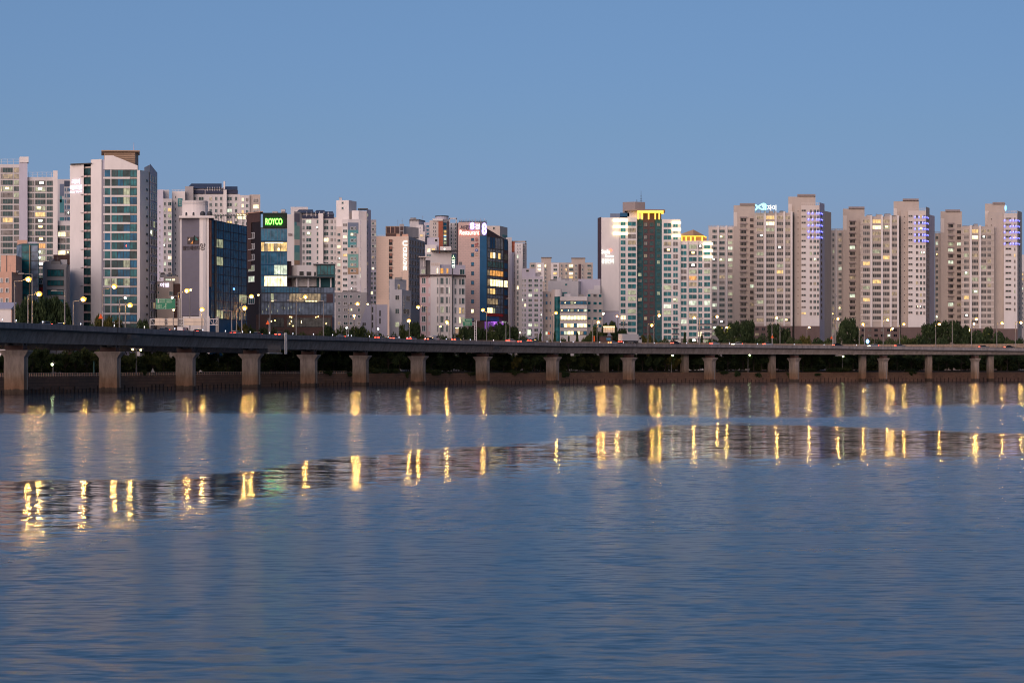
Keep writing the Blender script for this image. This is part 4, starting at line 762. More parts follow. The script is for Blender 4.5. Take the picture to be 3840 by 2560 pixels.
b.block('crown_roof', [(2342, Y + 1), (2390, Y - 1), (2494, Y - 1)], [789, 785, 787], 'louver_brown', 791, 12); b.block('crown_soffit', [(2390, Y - .8), (2488, Y - .8)], 790, 'crown_gold', 796, 11)
b.block('crown_wall', [(2392, Y + 5), (2480, Y + 5)], 796, 'maroon_cladding', 823, 5)
for px in (2394, 2409, 2433, 2458, 2473): b.mb('crown_column').box(X(px - 2.5, Y), Y + 1, Z(822, Y), X(px + 2.5, Y), Y + 1.6, Z(796, Y), 'crown_gold')
b.block('low_crown_roof', [(2552, Y + 1), (2600, Y - 1), (2640, Y + 1)], [878, 862, 882], 'tan_paint', 884, 8); b.block('low_crown_soffit', [(2554, Y + 1.5), (2630, Y + 1), (2649, Y + 4)], [879, 882, 892], 'crown_gold', 886, 6); b.block('low_crown_wall', [(2556, Y + 4), (2650, Y + 4)], 886, 'tan_paint', 904, 6)
for px in (2558, 2575, 2592, 2608, 2635): b.mb('crown_column').box(X(px - 2.5, Y), Y + 2, Z(903, Y), X(px + 2.5, Y), Y + 2.6, Z(886, Y), 'crown_gold')
mb = MB(); x = X(2404, Y + 12); mb.tube((x, Y + 12, Z(760, Y)), (x, Y + 12, Z(706, Y)), .16, 'dark_metal', .05)
for k in range(4): mb.box(x - .7 + k * .1, Y + 11.9, Z(755 - k * 9, Y), x + .7 - k * .1, Y + 12.1, Z(754 - k * 9, Y), 'dark_metal')
mb.tube((x - 2, Y + 12, Z(760, Y)), (x - 2, Y + 12, Z(740, Y)), .12, 'dark_metal'); mb.build('antenna_mast', b.root)
b.block('roof_unit', [(2288, Y + 5), (2325, Y + 5)], 801, 'slate_blue_paint', 816, 5); b.block('roof_unit', [(2325, Y + 4), (2360, Y + 4)], 798, 'navy_panel', 812, 5); b.finish()

# the taupe slabs: one builder, each with its own measured edges
def slab(name, label, px, Y, wing, core, main, gap, tower, shade, led, y_base, seed, flags=()):
    random.seed(seed); b = Bld(name, label, 'apartment building', px, Y, 'taupe riverside apartment slabs')
    P = 22.6
    if wing:
        x0, x1, yt, cols, pil = wing; b.block('wing_wall', [(x0, Y + 16), (x1, Y + 16)], yt, 'taupe_pale'); f = Face((x0, Y + 16), (x1, Y + 16))
        b.rows(f, cols, yt + 11, 21.3, 19, 12.5, 3, 'glass', 'taupe_pale', lit=.24, sets=['lit_dim', 'lit_white', 'spot', 'spot', 'lit_tan', 'lit_dim', 'curtain'])
        for p in pil: b.panel('pilaster', f, p, p + 6, yt - 3, 1260, 'white_wall', .6)
        b.rail(x0, x1, Y + 16, yt, yt - 5, 10, 'taupe_wall')
    x0, x1, yt, cols, cap = core; yc = Y + 12; b.block('core_wall', [(x0, yc), (x1, yc)], yt, 'taupe_wall', depth=18); b.block('core_cap', [(cap[0], yc - 1), (cap[1], yc - 1)], cap[2], 'taupe_dark', cap[2] + 7, 12); b.block('core_wall', [(cap[0] + 4, yc + 1), (cap[1] - 4, yc + 1)], cap[2] + 6, 'taupe_wall', yt + 4, 9)
    b.panel('pale_panel', Face((x0, yc), (x1, yc)), x0, x0 + 14, yt + 26, yt + 80, 'taupe_pale', .15)
    f = Face((x0, yc), (x1, yc)); b.rows(f, cols, yt + 48, P, 21, 13, 4, 'glass_dark', 'taupe_wall', lit=.2, sets=['lit_dim', 'spot', 'lit_white', 'lit_tan', 'curtain'])
    for r in range(21): b.panel('balcony', f, cols[0][0] - 2, cols[0][1] + 2, yt + 43 + r * P, yt + 48 + r * P, 'taupe_dark', 1.0)
    x0, x1, yt, cols, pil = main; b.block('main_wall', [(x0, Y), (x1, Y)], yt, 'taupe_wall', y_base, 16); f = Face((x0, Y), (x1, Y)); n = int((y_base - yt - 16) / P)
    b.rows(f, cols, yt + 11, P, n, 14, 4, 'glass_grey', 'taupe_pale', lit=.34, sets=['lit_dim', 'lit_warm', 'spot', 'spot', 'lit_tan', 'lit_tan', 'lit_tan', 'curtain', 'curtain'], special={(1, 0): 'lit_warm', (1, 1): 'lit_bright', (2, 0): 'lit_tan', (0, 0): 'lit_tan', (3, 0): 'lit_tan'})
    for p in pil: b.panel('pilaster', f, p - 1, p + 6, yt - 4, y_base, 'white_wall', .8)
    for r in range(n):
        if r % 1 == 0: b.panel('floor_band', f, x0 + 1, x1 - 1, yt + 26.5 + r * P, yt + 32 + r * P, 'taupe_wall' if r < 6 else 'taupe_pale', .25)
    if gap: b.block('recess', [(gap[0], Y + 7), (gap[1], Y + 7)], main[2] - 2, 'dark_grey_wall', depth=6)
    (a0, a1, t0), (b0, b1, t1), cap, cols, pale = tower
    b.block('tower_core', [(a0, Y + 10), (a1, Y + 10)], t0, 'taupe_wall', depth=16); b.block('core_cap', [(cap[0], Y + 9), (cap[1], Y + 9)], cap[2], 'taupe_dark', cap[2] + 7, 12); b.block('tower_core', [(cap[0] + 4, Y + 11), (cap[1] - 4, Y + 11)], cap[2] + 6, 'taupe_wall', t0 + 4, 9)
    b.panel('pale_panel', Face((a0, Y + 10), (a1, Y + 10)), a0, a0 + 14, t0 + 27, t0 + 80, 'taupe_pale', .15)
    b.block('tower_wall', [(gap[1] if gap else a0 + 10, Y + 3), (b0, Y + 3)], t1 - 4, 'taupe_wall', y_base, 14); b.block('tower_wall', [(b0, Y + 1), (b1, Y + 1)], t1, 'taupe_pale', y_base, 16); f = Face((b0, Y + 1), (b1, Y + 1))
    fw = Face((gap[1] if gap else a0 + 10, Y + 3), (b0, Y + 3)); b.rows(fw, [((gap[1] if gap else a0 + 10) + 12, (gap[1] if gap else a0 + 10) + 15)], t1 + 20, P, n, 4, 1, 'glass_dark', 'taupe_wall', lit=.05, fr=.03)
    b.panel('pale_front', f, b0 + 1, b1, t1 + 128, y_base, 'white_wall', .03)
    for ci, (c, d) in enumerate(cols):
        b.rows(f, [(c, d)], t1 + 16, P, n, 12 if ci else 8, 2, 'glass_grey' if ci < 2 else 'glass', 'taupe_pale', lit=.14, sets=['lit_dim', 'lit_tan', 'curtain', 'lit_warm', 'spot'])
    b.rail(b0, b1, Y + 1, t1, t1 - 9, 9, 'taupe_pale', 'roof_parapet')
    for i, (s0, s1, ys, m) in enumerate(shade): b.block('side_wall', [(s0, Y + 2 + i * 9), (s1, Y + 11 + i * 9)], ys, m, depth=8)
    for i, (s0, s1, ys, m) in enumerate(shade[:1]): b.rows(Face((s0, Y + 2), (s1, Y + 11)), [(s0 + 5, s0 + 9)], ys + 40, P, 18, 12, 1, 'glass_dark', 'taupe_dark', lit=.04)
    lx, ly = led
    for yy in ly:
        for k, px in enumerate(lx):
            g = f if px < b1 else Face((shade[0][0], Y + 2), (shade[0][1], Y + 11))
            mb = MB(); t = g.t(px); rr = .42 if px < b1 else .3; mb.ball((0, -.25, 0), rr, .25, rr * 1.35, 'led_blue', 8, 5); mb.ball((0, -.45, .1), rr * .5, .16, rr * .7, 'led_core', 6, 4); o = mb.build('led_light', b.root); o.matrix_basis = g.T(t, g.z(yy))
    if y_base > 1:
        b.block('plinth', [(main[0] - 2, Y - .4), (main[1] + 1, Y - .4)], y_base, 'brown_base', depth=14); b.block('plinth', [(gap[1] if gap else main[1], Y + .5), (b1 + 1, Y + .5)], y_base, 'brown_base', depth=14)
        fp = Face((main[0] - 2, Y - .4), (main[1] + 1, Y - .4)); w = (main[1] - main[0]) / 6
        b.rows(fp, [(main[0] + w * i + 4, main[0] + w * i + w - 6) for i in range(6)], y_base + 6, 20, 2, 11, 2, 'glass_dark', 'brown_base', lit=.15)
    b.clutter(main[0] + 5, main[1] - 8, Y + 3, main[2], 4, 'taupe_wall', 1); b.finish(); return b
slab('apartment_slab', 'taupe apartment slab under the glowing fish sign, blue lights on its tower', 2850, 955,
     (2657, 2768, 850, [(2671, 2688), (2697, 2718), (2730, 2747), (2751, 2765)], [2690, 2721]), (2751, 2830, 770, [(2776, 2799), (2812, 2826)], (2774, 2832, 762)),
     (2828, 2970, 798, [(2837, 2863), (2873, 2904), (2912, 2937), (2942, 2964)], [2866, 2906, 2938, 2965]), (2970, 2979), ((2956, 3058, 738), (3004, 3073, 770), (2990, 3058, 728), [(3005, 3022), (3036, 3045), (3050, 3060), (3063, 3071)], 0),
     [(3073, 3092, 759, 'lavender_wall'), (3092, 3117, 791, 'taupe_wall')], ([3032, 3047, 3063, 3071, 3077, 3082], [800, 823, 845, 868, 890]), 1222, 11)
slab('apartment_slab', 'taupe apartment slab in the middle of the right cluster, blue lights on its tower', 3300, 975,
     (3117, 3180, 862, [(3121, 3129), (3144, 3156), (3165, 3176)], [3132]), (3161, 3242, 783, [(3186, 3206), (3224, 3236)], (3182, 3242, 775)),
     (3226, 3370, 812, [(3236, 3262), (3272, 3304), (3311, 3336), (3342, 3365)], [3264, 3304, 3337, 3364]), (3370, 3378), ((3351, 3446, 755), (3405, 3472, 790), (3385, 3445, 745), [(3406, 3422), (3434, 3444), (3449, 3458), (3462, 3470)], 0),
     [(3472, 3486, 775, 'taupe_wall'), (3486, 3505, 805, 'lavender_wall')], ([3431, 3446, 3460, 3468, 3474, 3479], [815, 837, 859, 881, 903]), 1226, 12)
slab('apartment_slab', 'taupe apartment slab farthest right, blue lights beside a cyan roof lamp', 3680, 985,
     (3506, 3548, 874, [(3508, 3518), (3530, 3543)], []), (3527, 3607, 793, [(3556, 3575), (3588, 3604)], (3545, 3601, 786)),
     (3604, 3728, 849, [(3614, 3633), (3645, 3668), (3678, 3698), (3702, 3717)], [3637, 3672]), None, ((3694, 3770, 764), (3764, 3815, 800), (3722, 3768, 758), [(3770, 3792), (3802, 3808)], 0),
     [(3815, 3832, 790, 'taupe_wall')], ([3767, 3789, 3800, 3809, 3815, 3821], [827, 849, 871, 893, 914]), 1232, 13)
mb = MB(); mb.ball((0, 0, 0), .5, .5, 1.5, 'spot_blue'); Y = 983; o = mb.build('beacon'); o.location = (X(3771, Y), Y, Z(780, Y)); tag(o, 'glowing cyan oval beacon on the roof of the rightmost taupe flats', 'beacon')
Y = 1100
b = Bld('apartment_tower', 'pale apartment tower cut by the right edge of the picture', 'apartment building', 3850, Y)
b.block('wall', [(3831, Y), (3900, Y)], 955, 'white_wall'); b.block('wall', [(3829, Y - 6), (3900, Y - 6)], 1018, 'taupe_pale'); b.rows(Face((3829, Y - 6), (3900, Y - 6)), [(3832, 3837), (3840, 3852), (3856, 3870)], 1024, 18, 12, 9, 2, lit=.15); b.finish()
# rooftop fish sign
Y = 950
t = thing('rooftop_sign', 'glowing cyan fish shaped rooftop sign with two white characters', 'sign', (X(2872, Y), Y + 2, Z(798, Y)))
fs = Face((2820, Y + 2), (2920, Y + 2)); mb = MB()
def stroke(pts, r, m):
    q = [(X(px, Y + 2), Y + 2, Z(py, Y + 2)) for px, py in pts]
    for a, c in zip(q, q[1:]): mb.tube(a, c, r, m, n=8); mb.ball(c, r, r, r, m, 8, 5)
    mb.ball(q[0], r, r, r, m, 8, 5)
stroke([(2834, 769), (2841, 776), (2848, 781), (2858, 785), (2864, 785.5), (2864, 778)], .42, 'sign_cyan'); stroke([(2834, 787), (2840, 779), (2848, 772), (2857, 766), (2864, 764), (2870, 766), (2872, 771), (2870, 776)], .42, 'sign_cyan'); stroke([(2859, 767), (2861, 775), (2866, 777)], .4, 'sign_cyan'); stroke([(2871, 772), (2871, 786)], .42, 'sign_cyan'); mb.ball((X(2866, Y), Y + 1.9, Z(771, Y)), .75, .4, .7, 'sign_cyan', 10, 6)
mb.build('fish_logo', t)
class _B: root = t
Bld.text(_B, 'lettering', fs, '자이', 2876, 2911, 790, 768.5, 'sign_white', .1)
mb = MB()
for px in (2838, 2852, 2868, 2886, 2904): mb.tube((X(px, Y + 3), Y + 3, Z(799, Y)), (X(px, Y + 3), Y + 3, Z(786, Y)), .12, 'grey_metal')
mb.box(X(2832, Y), Y + 2.8, Z(791, Y), X(2912, Y), Y + 3, Z(789.5, Y), 'grey_metal'); mb.build('support_frame', t)
random.seed(21)
# ------------------------------------------------------------------ the viaducts
DX = np.array([-400, -250, 60, 412, 696, 942, 1158, 1352, 1568, 1810, 2072, 2358, 2662, 2978, 3312, 3656, 4000, 4300], float)
DV = np.array([224, 213, 193, 177, 162, 150, 140.5, 132, 125, 119, 113.6, 109, 105.2, 102.6, 100.8, 100, 99.6, 99.5])
def deckY(px): return F * 12 / np.interp(px, DX, DV)
ST = np.arange(-300, 5201, 25.0); CY = np.array([deckY(p) for p in ST])
for _ in range(6): CY[1:-1] = .25 * CY[:-2] + .5 * CY[1:-1] + .25 * CY[2:]
CX = CY * (ST - 1920) / F
TX, TY = np.gradient(CX), np.gradient(CY); TL = np.hypot(TX, TY); TX /= TL; TY /= TL
def center(px): return np.interp(px, ST, CX), np.interp(px, ST, CY), np.interp(px, ST, TX), np.interp(px, ST, TY)
def onDeck(px, lat):
    """the point of the deck lat metres towards the river from its axis that is seen in column px, and the heading there"""
    ex = CX + TY * lat; ey = CY - TX * lat; q = 1920 + F * ex / ey
    x, y = np.interp(px, q, ex), np.interp(px, q, ey); return float(x), float(y), float(np.arctan2(np.interp(px, q, TY), np.interp(px, q, TX)))
PARX = np.array([-300, 0, 200, 500, 800, 1000, 1300, 1600, 1900, 2100, 2400, 2800, 3200, 3500, 3840, 4200]); PARY = np.array([1190, 1207, 1215, 1230, 1244, 1253, 1262, 1273, 1281, 1285, 1288.5, 1292, 1297, 1301, 1305, 1308])
EX, EY = CX + TY * 5.6, CY - TX * 5.6
ZT = np.array([CAMZ + y * (HOR - np.interp(1920 + F * x / y, PARX, PARY)) / F for x, y in zip(EX, EY)])
for _ in range(4): ZT[1:-1] = .25 * ZT[:-2] + .5 * ZT[1:-1] + .25 * ZT[2:]
def ztop(px): return float(np.interp(px, ST, ZT))
def bank(px): return float(np.interp(px, [1200, 1900, 3000, 3500, 3840], [0, .85, .9, 1.0, 1.1]))
def sweep(name, parent, prof, m, ok=lambda p: True, close=True, lat=0.0, dz=None):
    """prof(i) gives the (lateral, z) outline at station i"""
    mb = MB(); prev = None; idx = [i for i, p in enumerate(ST) if ok(p)]
    for i in idx:
        pr = prof(i); b = len(mb.v); mb.v += [(CX[i] + TY[i] * (l + lat), CY[i] - TX[i] * (l + lat), z) for l, z in pr]; n = len(pr)
        if prev is not None:
            for k in range(n if close else n - 1):
                j = (k + 1) % n; mb.f.append((prev + k, b + k, b + j, prev + j)); mb.m.append(mb.mi(m))
        else:
            if close: mb.f.append(tuple(range(b, b + n))); mb.m.append(mb.mi(m))
        prev = b
    if close: mb.f.append(tuple(range(prev + n - 1, prev - 1, -1))); mb.m.append(mb.mi(m))
    return mb.build(name, parent)
def concrete(name, col, lamplit_stain=False):
    m = bpy.data.materials.new(name); n, l, b = nodes_of(m); b.inputs['Roughness'].default_value = .85; b.inputs['Specular IOR Level'].default_value = .2
    g = n.new('ShaderNodeNewGeometry'); mp = n.new('ShaderNodeMapping'); mp.inputs['Scale'].default_value = (1, 1, .22); l.new(g.outputs['Position'], mp.inputs[0])
    t = n.new('ShaderNodeTexNoise'); t.inputs['Scale'].default_value = .8; t.inputs['Detail'].default_value = 6; t.inputs['Roughness'].default_value = .7; l.new(mp.outputs[0], t.inputs['Vector'])
    r = n.new('ShaderNodeMapRange'); r.inputs[1].default_value = .28; r.inputs[2].default_value = .72; r.inputs[3].default_value = .56; r.inputs[4].default_value = 1.34; l.new(t.outputs[0], r.inputs[0])
    k = n.new('ShaderNodeMix'); k.data_type = 'RGBA'; k.blend_type = 'MULTIPLY'; k.inputs[0].default_value = 1; l.new(r.outputs[0], k.inputs[7])
    if lamplit_stain:                                  # warm lamplight and stains painted low on shaft, dark wet band at the waterline
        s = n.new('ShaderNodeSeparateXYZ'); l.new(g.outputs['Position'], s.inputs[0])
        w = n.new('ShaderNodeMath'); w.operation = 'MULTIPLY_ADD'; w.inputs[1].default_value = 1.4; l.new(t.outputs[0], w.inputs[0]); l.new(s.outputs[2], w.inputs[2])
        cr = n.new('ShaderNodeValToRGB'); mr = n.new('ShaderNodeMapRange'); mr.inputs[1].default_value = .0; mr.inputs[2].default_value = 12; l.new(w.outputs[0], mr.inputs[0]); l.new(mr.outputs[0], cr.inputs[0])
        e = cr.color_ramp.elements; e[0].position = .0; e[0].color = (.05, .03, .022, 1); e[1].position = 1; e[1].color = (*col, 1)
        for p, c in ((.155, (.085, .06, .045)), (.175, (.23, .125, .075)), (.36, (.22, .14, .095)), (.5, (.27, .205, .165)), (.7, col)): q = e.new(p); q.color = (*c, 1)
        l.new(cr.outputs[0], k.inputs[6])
    else: k.inputs[6].default_value = (*col, 1)
    l.new(k.outputs[2], b.inputs['Base Color']); MATS[name] = m; return m
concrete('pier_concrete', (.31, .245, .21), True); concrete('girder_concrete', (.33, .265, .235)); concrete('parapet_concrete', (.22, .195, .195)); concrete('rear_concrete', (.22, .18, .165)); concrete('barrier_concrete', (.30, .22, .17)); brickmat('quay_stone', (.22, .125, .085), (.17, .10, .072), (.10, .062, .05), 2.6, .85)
PIERX = [60, 412, 696, 942, 1158, 1352, 1568, 1810, 2072, 2358, 2662, 2978, 3312, 3656, -330, 4010]
vx = thing('viaduct', 'long grey concrete river viaduct on flared piers, curving along the bank', 'bridge', (float(CX[60]), float(CY[60]), 0))
sweep('girder', vx, lambda i: [(5.5, ZT[i] - 1.25), (3.6, ZT[i] - 1.75), (2.6, 12), (-2.6, 12), (-3.6, ZT[i] - 1.75), (-5.5, ZT[i] - 1.25)], 'girder_concrete')
sweep('parapet', vx, lambda i: [(5.3, ZT[i]), (5.62, ZT[i]), (5.62, ZT[i] - 1.3), (5.3, ZT[i] - 1.2)], 'parapet_concrete')
sweep('parapet', vx, lambda i: [(-5.62, ZT[i] - .1 + bank(ST[i])), (-5.3, ZT[i] - .1 + bank(ST[i])), (-5.3, ZT[i] - 1.2), (-5.62, ZT[i] - 1.3)], 'barrier_concrete')
sweep('road_surface', vx, lambda i: [(5.25, ZT[i] - .75), (5.25, ZT[i] - 1.2), (-5.25, ZT[i] - 1.2), (-5.25, ZT[i] - .75 + bank(ST[i]))], 'asphalt')
for lx in (0,): sweep('lane_marking', vx, lambda i: [(lx + .08, ZT[i] - .745 + bank(ST[i]) * .5), (lx - .08, ZT[i] - .735 + bank(ST[i]) * .5)], 'white_paint', close=False)
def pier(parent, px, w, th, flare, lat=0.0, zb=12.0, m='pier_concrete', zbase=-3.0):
    x, y, tx, ty = center(px); x, y = x + ty * lat, y - tx * lat
    T = Matrix.Translation((x, y, 0)) @ Matrix.Rotation(math.atan2(ty, tx), 4, 'Z'); mb = MB()
    def ring(wh, hh, z): return [tuple(T @ Vector((a * hh, c * wh, z))) for a, c in ((-1, -1), (1, -1), (1, 1), (-1, 1))]
    zs = zb - 3.3 if flare else zb
    rings = [ring(w, th, zbase), ring(w, th, zs)]
    if flare: rings += [ring(w + .25, th + .05, zs + .4), ring(w + flare, th + .35, zb - 1.9), ring(w + flare, th + .35, zb - 1.6)]
    b = 0
    for r in rings: mb.v += r
    for q in range(len(rings) - 1):
        for k in range(4): j = (k + 1) % 4; mb.f.append((q * 4 + k, q * 4 + j, q * 4 + 4 + j, q * 4 + 4 + k)); mb.m.append(mb.mi(m))
    n = len(mb.v); mb.f.append((n - 4, n - 3, n - 2, n - 1)); mb.m.append(0)
    o = mb.build('pier', parent)
    if flare:
        mb = MB(); mb.hexa(ring(w - .3, th - .1, zb - 1.62) + ring(w - .3, th - .1, zb - .5), 'brown_wall')
        for a in (-.75, .75):
            for c in (-.7, .7): mb.hexa([tuple(T @ Vector((a * th + i * .3, c * w + j * .5, z))) for z in (zb - .55, zb + .02) for i, j in ((-1, -1), (1, -1), (1, 1), (-1, 1))], 'dark_metal')
        c = mb.build('bearing_block'); c.parent = o; c.matrix_parent_inverse = o.matrix_world.inverted() if False else Matrix.Translation(-parent.location)
        o.matrix_parent_inverse = Matrix.Translation(-parent.location); c.matrix_parent_inverse = Matrix.Identity(4)
        mb2 = MB(); mb2.box(-.2, -w * .7, zb - .02, .2, w * .7, zb + .01, 'dark_metal', T)
    return o
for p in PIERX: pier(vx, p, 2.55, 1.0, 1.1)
jm, dm = MB(), MB()
for p in PIERX[:14]:                            # expansion joints and a drain pipe at every pier
    x, y, a = onDeck(p + 30, 5.66); T = Matrix.Translation((x, y, 0)) @ Matrix.Rotation(a, 4, 'Z'); jm.box(-.07, -.03, ztop(p) - 1.28, .07, .06, ztop(p) + .02, 'dark_brown_wall', T)
    x, y, tx, ty = center(p); T = Matrix.Translation((x + ty * 2.62, y - tx * 2.62, 0)) @ Matrix.Rotation(math.atan2(ty, tx), 4, 'Z'); dm.box(.3, -.12, 1.2, .48, .1, 9.0, 'grey_metal', T)
jm.build('expansion_joint', vx); dm.build('drain_pipe', vx)
# steel inspection cage hung under the girder near the fourth and fifth piers
def cage():
    mb = MB(); x, y, a = onDeck(1040, 5.9)
    T = Matrix.Translation((x, y, 0)) @ Matrix.Rotation(a, 4, 'Z'); z1 = ztop(1040); z0 = 10.6
    L = 6.5
    for k in range(18): t = -L * 1.0 + k * (L * 1.35) / 17; mb.box(t - .03, -.05, z0, t + .03, .05, 12.9 if k % 3 else 13.4, 'grey_metal', T)
    mb.box(-L, -.5, z0 - .1, L * .4, .5, z0 + .05, 'white_metal', T); mb.box(-L, -.06, z0 + 1.1, L * .4, .06, z0 + 1.2, 'grey_metal', T)
    return mb
cage().build('inspection_walkway', vx)
x, y, a = onDeck(1070, 6.0); T = Matrix.Translation((x, y, 0)) @ Matrix.Rotation(a, 4, 'Z'); mb = MB()
for sx in (-.55, .55): mb.box(sx - .12, -.3, 10.4, sx + .12, .0, ztop(1070) + .5, 'white_paint', T)
for k in range(14): mb.box(-.5, -.22, 10.6 + k * .48, .5, -.12, 10.72 + k * .48, 'white_metal', T)
mb.box(-.5, -.1, 10.4, .5, -.05, ztop(1070) + .5, 'white_metal', T); mb.build('access_ladder', vx)
for p, w, h in ((503, 5.5, .9), (1860, 3.2, .5)):
    x, y, a = onDeck(p, 5.7); T = Matrix.Translation((x, y, 0)) @ Matrix.Rotation(a, 4, 'Z'); mb = MB(); mb.box(-w / 2, -.35, ztop(p) - 1.9 - h, w / 2, .6, ztop(p) - 1.9, 'dark_metal', T); mb.box(-w / 2 - .1, -.4, ztop(p) - 1.9, w / 2 + .1, .7, ztop(p) - 1.8, 'grey_metal', T); mb.build('service_box', vx)
# the second viaduct just behind
rv = thing('viaduct', 'second viaduct behind the river one, slim square piers and sodium lit barrier', 'bridge', (float(CX[100]), float(CY[100] + 20), 0))
RL = -20.0
def rz(i):
    p = ST[i]; return float(ZT[i] + np.interp(p, [-300, 900, 1500, 1900, 2600, 3100, 3500, 3840, 4200], [-1.6, -1.6, -.9, .75, .7, .95, 1.45, 2.2, 2.8]))
sweep('girder', rv, lambda i: [(5.5, rz(i) - 1.3), (3.8, rz(i) - 1.9), (3.0, 12.1 if ST[i] > 1200 else 10.9), (-3.0, 12.1 if ST[i] > 1200 else 10.9), (-5.5, rz(i) - 1.3)], 'rear_concrete', lat=RL)
sweep('barrier', rv, lambda i: [(5.2, rz(i)), (5.6, rz(i)), (5.6, rz(i) - 1.35), (5.2, rz(i) - 1.2)], 'barrier_concrete', lat=RL)
sweep('barrier', rv, lambda i: [(-5.6, rz(i)), (-5.2, rz(i)), (-5.2, rz(i) - 1.2), (-5.6, rz(i) - 1.35)], 'barrier_concrete', lat=RL)
sweep('road_surface', rv, lambda i: [(5.15, rz(i) - .9), (5.15, rz(i) - 1.25), (-5.15, rz(i) - 1.25), (-5.15, rz(i) - .9)], 'asphalt', lat=RL)
def rear_px(px):   # station whose rear axis shows in column px
    ex = CX + TY * RL; ey = CY - TX * RL; return float(np.interp(px, 1920 + F * ex / ey, ST))
for p in (2266, 2567, 2894, 3234, 3482, 3713, 3960): pier(rv, rear_px(p), 1.5, 1.2, 0, RL, 12.2)
for p in (150, 283): pier(rv, rear_px(p), 2.2, 1.6, 1.0, RL, 10.9, 'rear_concrete', 3)

# ------------------------------------------------------------------ bank, ground, water
WX = np.array([-500, -200, 0, 250, 450, 720, 1000, 1400, 1700, 2000, 2500, 3000, 3400, 3840, 4300], float)
WY = np.array([430, 444, 457, 482, 514, 566, 637, 690, 742, 775, 828, 868, 890, 905, 915], float)
def wallY(px): return float(np.interp(px, WX, WY))
wpx = list(np.arange(-500, 5401, 40.0))
def ribbon(mb, a, c, m, n=1):
    b = len(mb.v); mb.v += a + c; k = len(a)
    for i in range(k - 1): mb.f.append((b + i, b + i + 1, b + k + i + 1, b + k + i)); mb.m.append(mb.mi(m))
qw = thing('quay_wall', 'rusty brown stone quay wall along the far river bank', 'wall', (X(1900, wallY(1900)), wallY(1900), 0))
mb = MB(); base = [(X(p, wallY(p)), wallY(p), -3.0) for p in wpx]; top = [(X(p, wallY(p) + .6), wallY(p) + .6, 4.1) for p in wpx]; top2 = [(X(p, wallY(p) + 1.3), wallY(p) + 1.3, 4.1) for p in wpx]
ribbon(mb, base, top, 'quay_stone'); ribbon(mb, top, top2, 'quay_stone'); mb.build('wall_face', qw)
mb = MB()
for p in np.arange(-300, 4000, 14.5):
    Yw = wallY(p) - .12; h = random.choice((.9, 1.2, 1.6)); x = X(p, Yw); mb.box(x - .09, Yw - .08, -.2, x + .09, Yw + .3, h, 'dark_brown_wall')
mb.build('fender_post', qw)['kind'] = 'stuff'
mb = MB()
for p in np.arange(-250, 1290, 9.0):
    Yw = wallY(p) + 1.2; x = X(p, Yw); mb.box(x - .07, Yw - .06, 4.05, x + .07, Yw + .06, 5.0, 'peach_wall')
pp = [p for p in wpx if p <= 1300]
for z in (4.35, 4.9): ribbon(mb, [(X(p, wallY(p) + 1.2), wallY(p) + 1.2, z) for p in pp], [(X(p, wallY(p) + 1.2), wallY(p) + 1.2, z + .1) for p in pp], 'cream_wall')
ra = mb.build('railing'); tag(ra, 'pale riverside railing on top of the quay wall at the left', 'railing')
gm = bpy.data.materials.new('ground'); MATS['ground'] = gm; n_, l_, b_ = nodes_of(gm); b_.inputs['Roughness'].default_value = .95
tn = n_.new('ShaderNodeTexNoise'); tn.inputs['Scale'].default_value = .12; tn.inputs['Detail'].default_value = 8; gg = n_.new('ShaderNodeNewGeometry'); l_.new(gg.outputs['Position'], tn.inputs['Vector'])
rp = n_.new('ShaderNodeValToRGB'); rp.color_ramp.elements[0].position = .35; rp.color_ramp.elements[0].color = (.02, .024, .012, 1); rp.color_ramp.elements[1].position = .7; rp.color_ramp.elements[1].color = (.05, .042, .032, 1); l_.new(tn.outputs[0], rp.inputs[0]); l_.new(rp.outputs[0], b_.inputs['Base Color'])
mb = MB(); near = [(X(p, wallY(p) + 1.25), wallY(p) + 1.25, 4.05) for p in wpx]; mid = [(x, y + 14, GZ - .1) for x, y, z in near]; far = [(x * 6, 7000, GZ - .1) for x, y, z in near]
ribbon(mb, near, mid, 'ground'); ribbon(mb, mid, far, 'ground'); tag(mb.build('ground'), kind='structure')

wm = bpy.data.materials.new('river_water'); MATS['river_water'] = wm; n, l, b = nodes_of(wm)
def N(t, **kw):
    o = n.new('ShaderNode' + t)
    for k, v in kw.items(): setattr(o, k, v)
    return o
def Mth(op, a, c=None, cl=False):
    o = N('Math', operation=op); o.use_clamp = cl
    for i, v in enumerate((a, c)):
        if v is None: continue
        if isinstance(v, (int, float)): o.inputs[i].default_value = v
        else: l.new(v, o.inputs[i])
    return o.outputs[0]
def Vm(op, a, c=None, s=None):
    o = N('VectorMath', operation=op)
    for i, v in ((0, a), (1, c)):
        if v is None: continue
        if isinstance(v, tuple): o.inputs[i].default_value = v
        else: l.new(v, o.inputs[i])
    if s is not None:
        if isinstance(s, (int, float)): o.inputs[3].default_value = s
        else: l.new(s, o.inputs[3])
    return o.outputs[0]
def noise(vec, scale, detail=2, rough=.5):
    o = N('TexNoise'); o.inputs['Scale'].default_value = scale; o.inputs['Detail'].default_value = detail; o.inputs['Roughness'].default_value = rough; l.new(vec, o.inputs['Vector']); return o
geo = N('NewGeometry'); pos = geo.outputs['Position']; sep = N('SeparateXYZ'); l.new(pos, sep.inputs[0]); PX_, PY_ = sep.outputs[0], sep.outputs[1]
def smooth(v, a, c):
    o = N('MapRange', interpolation_type='SMOOTHSTEP'); l.new(v, o.inputs[0])
    for i, q in ((1, a), (2, c)):
        if isinstance(q, (int, float)): o.inputs[i].default_value = q
        else: l.new(q, o.inputs[i])
    return o.outputs[0]
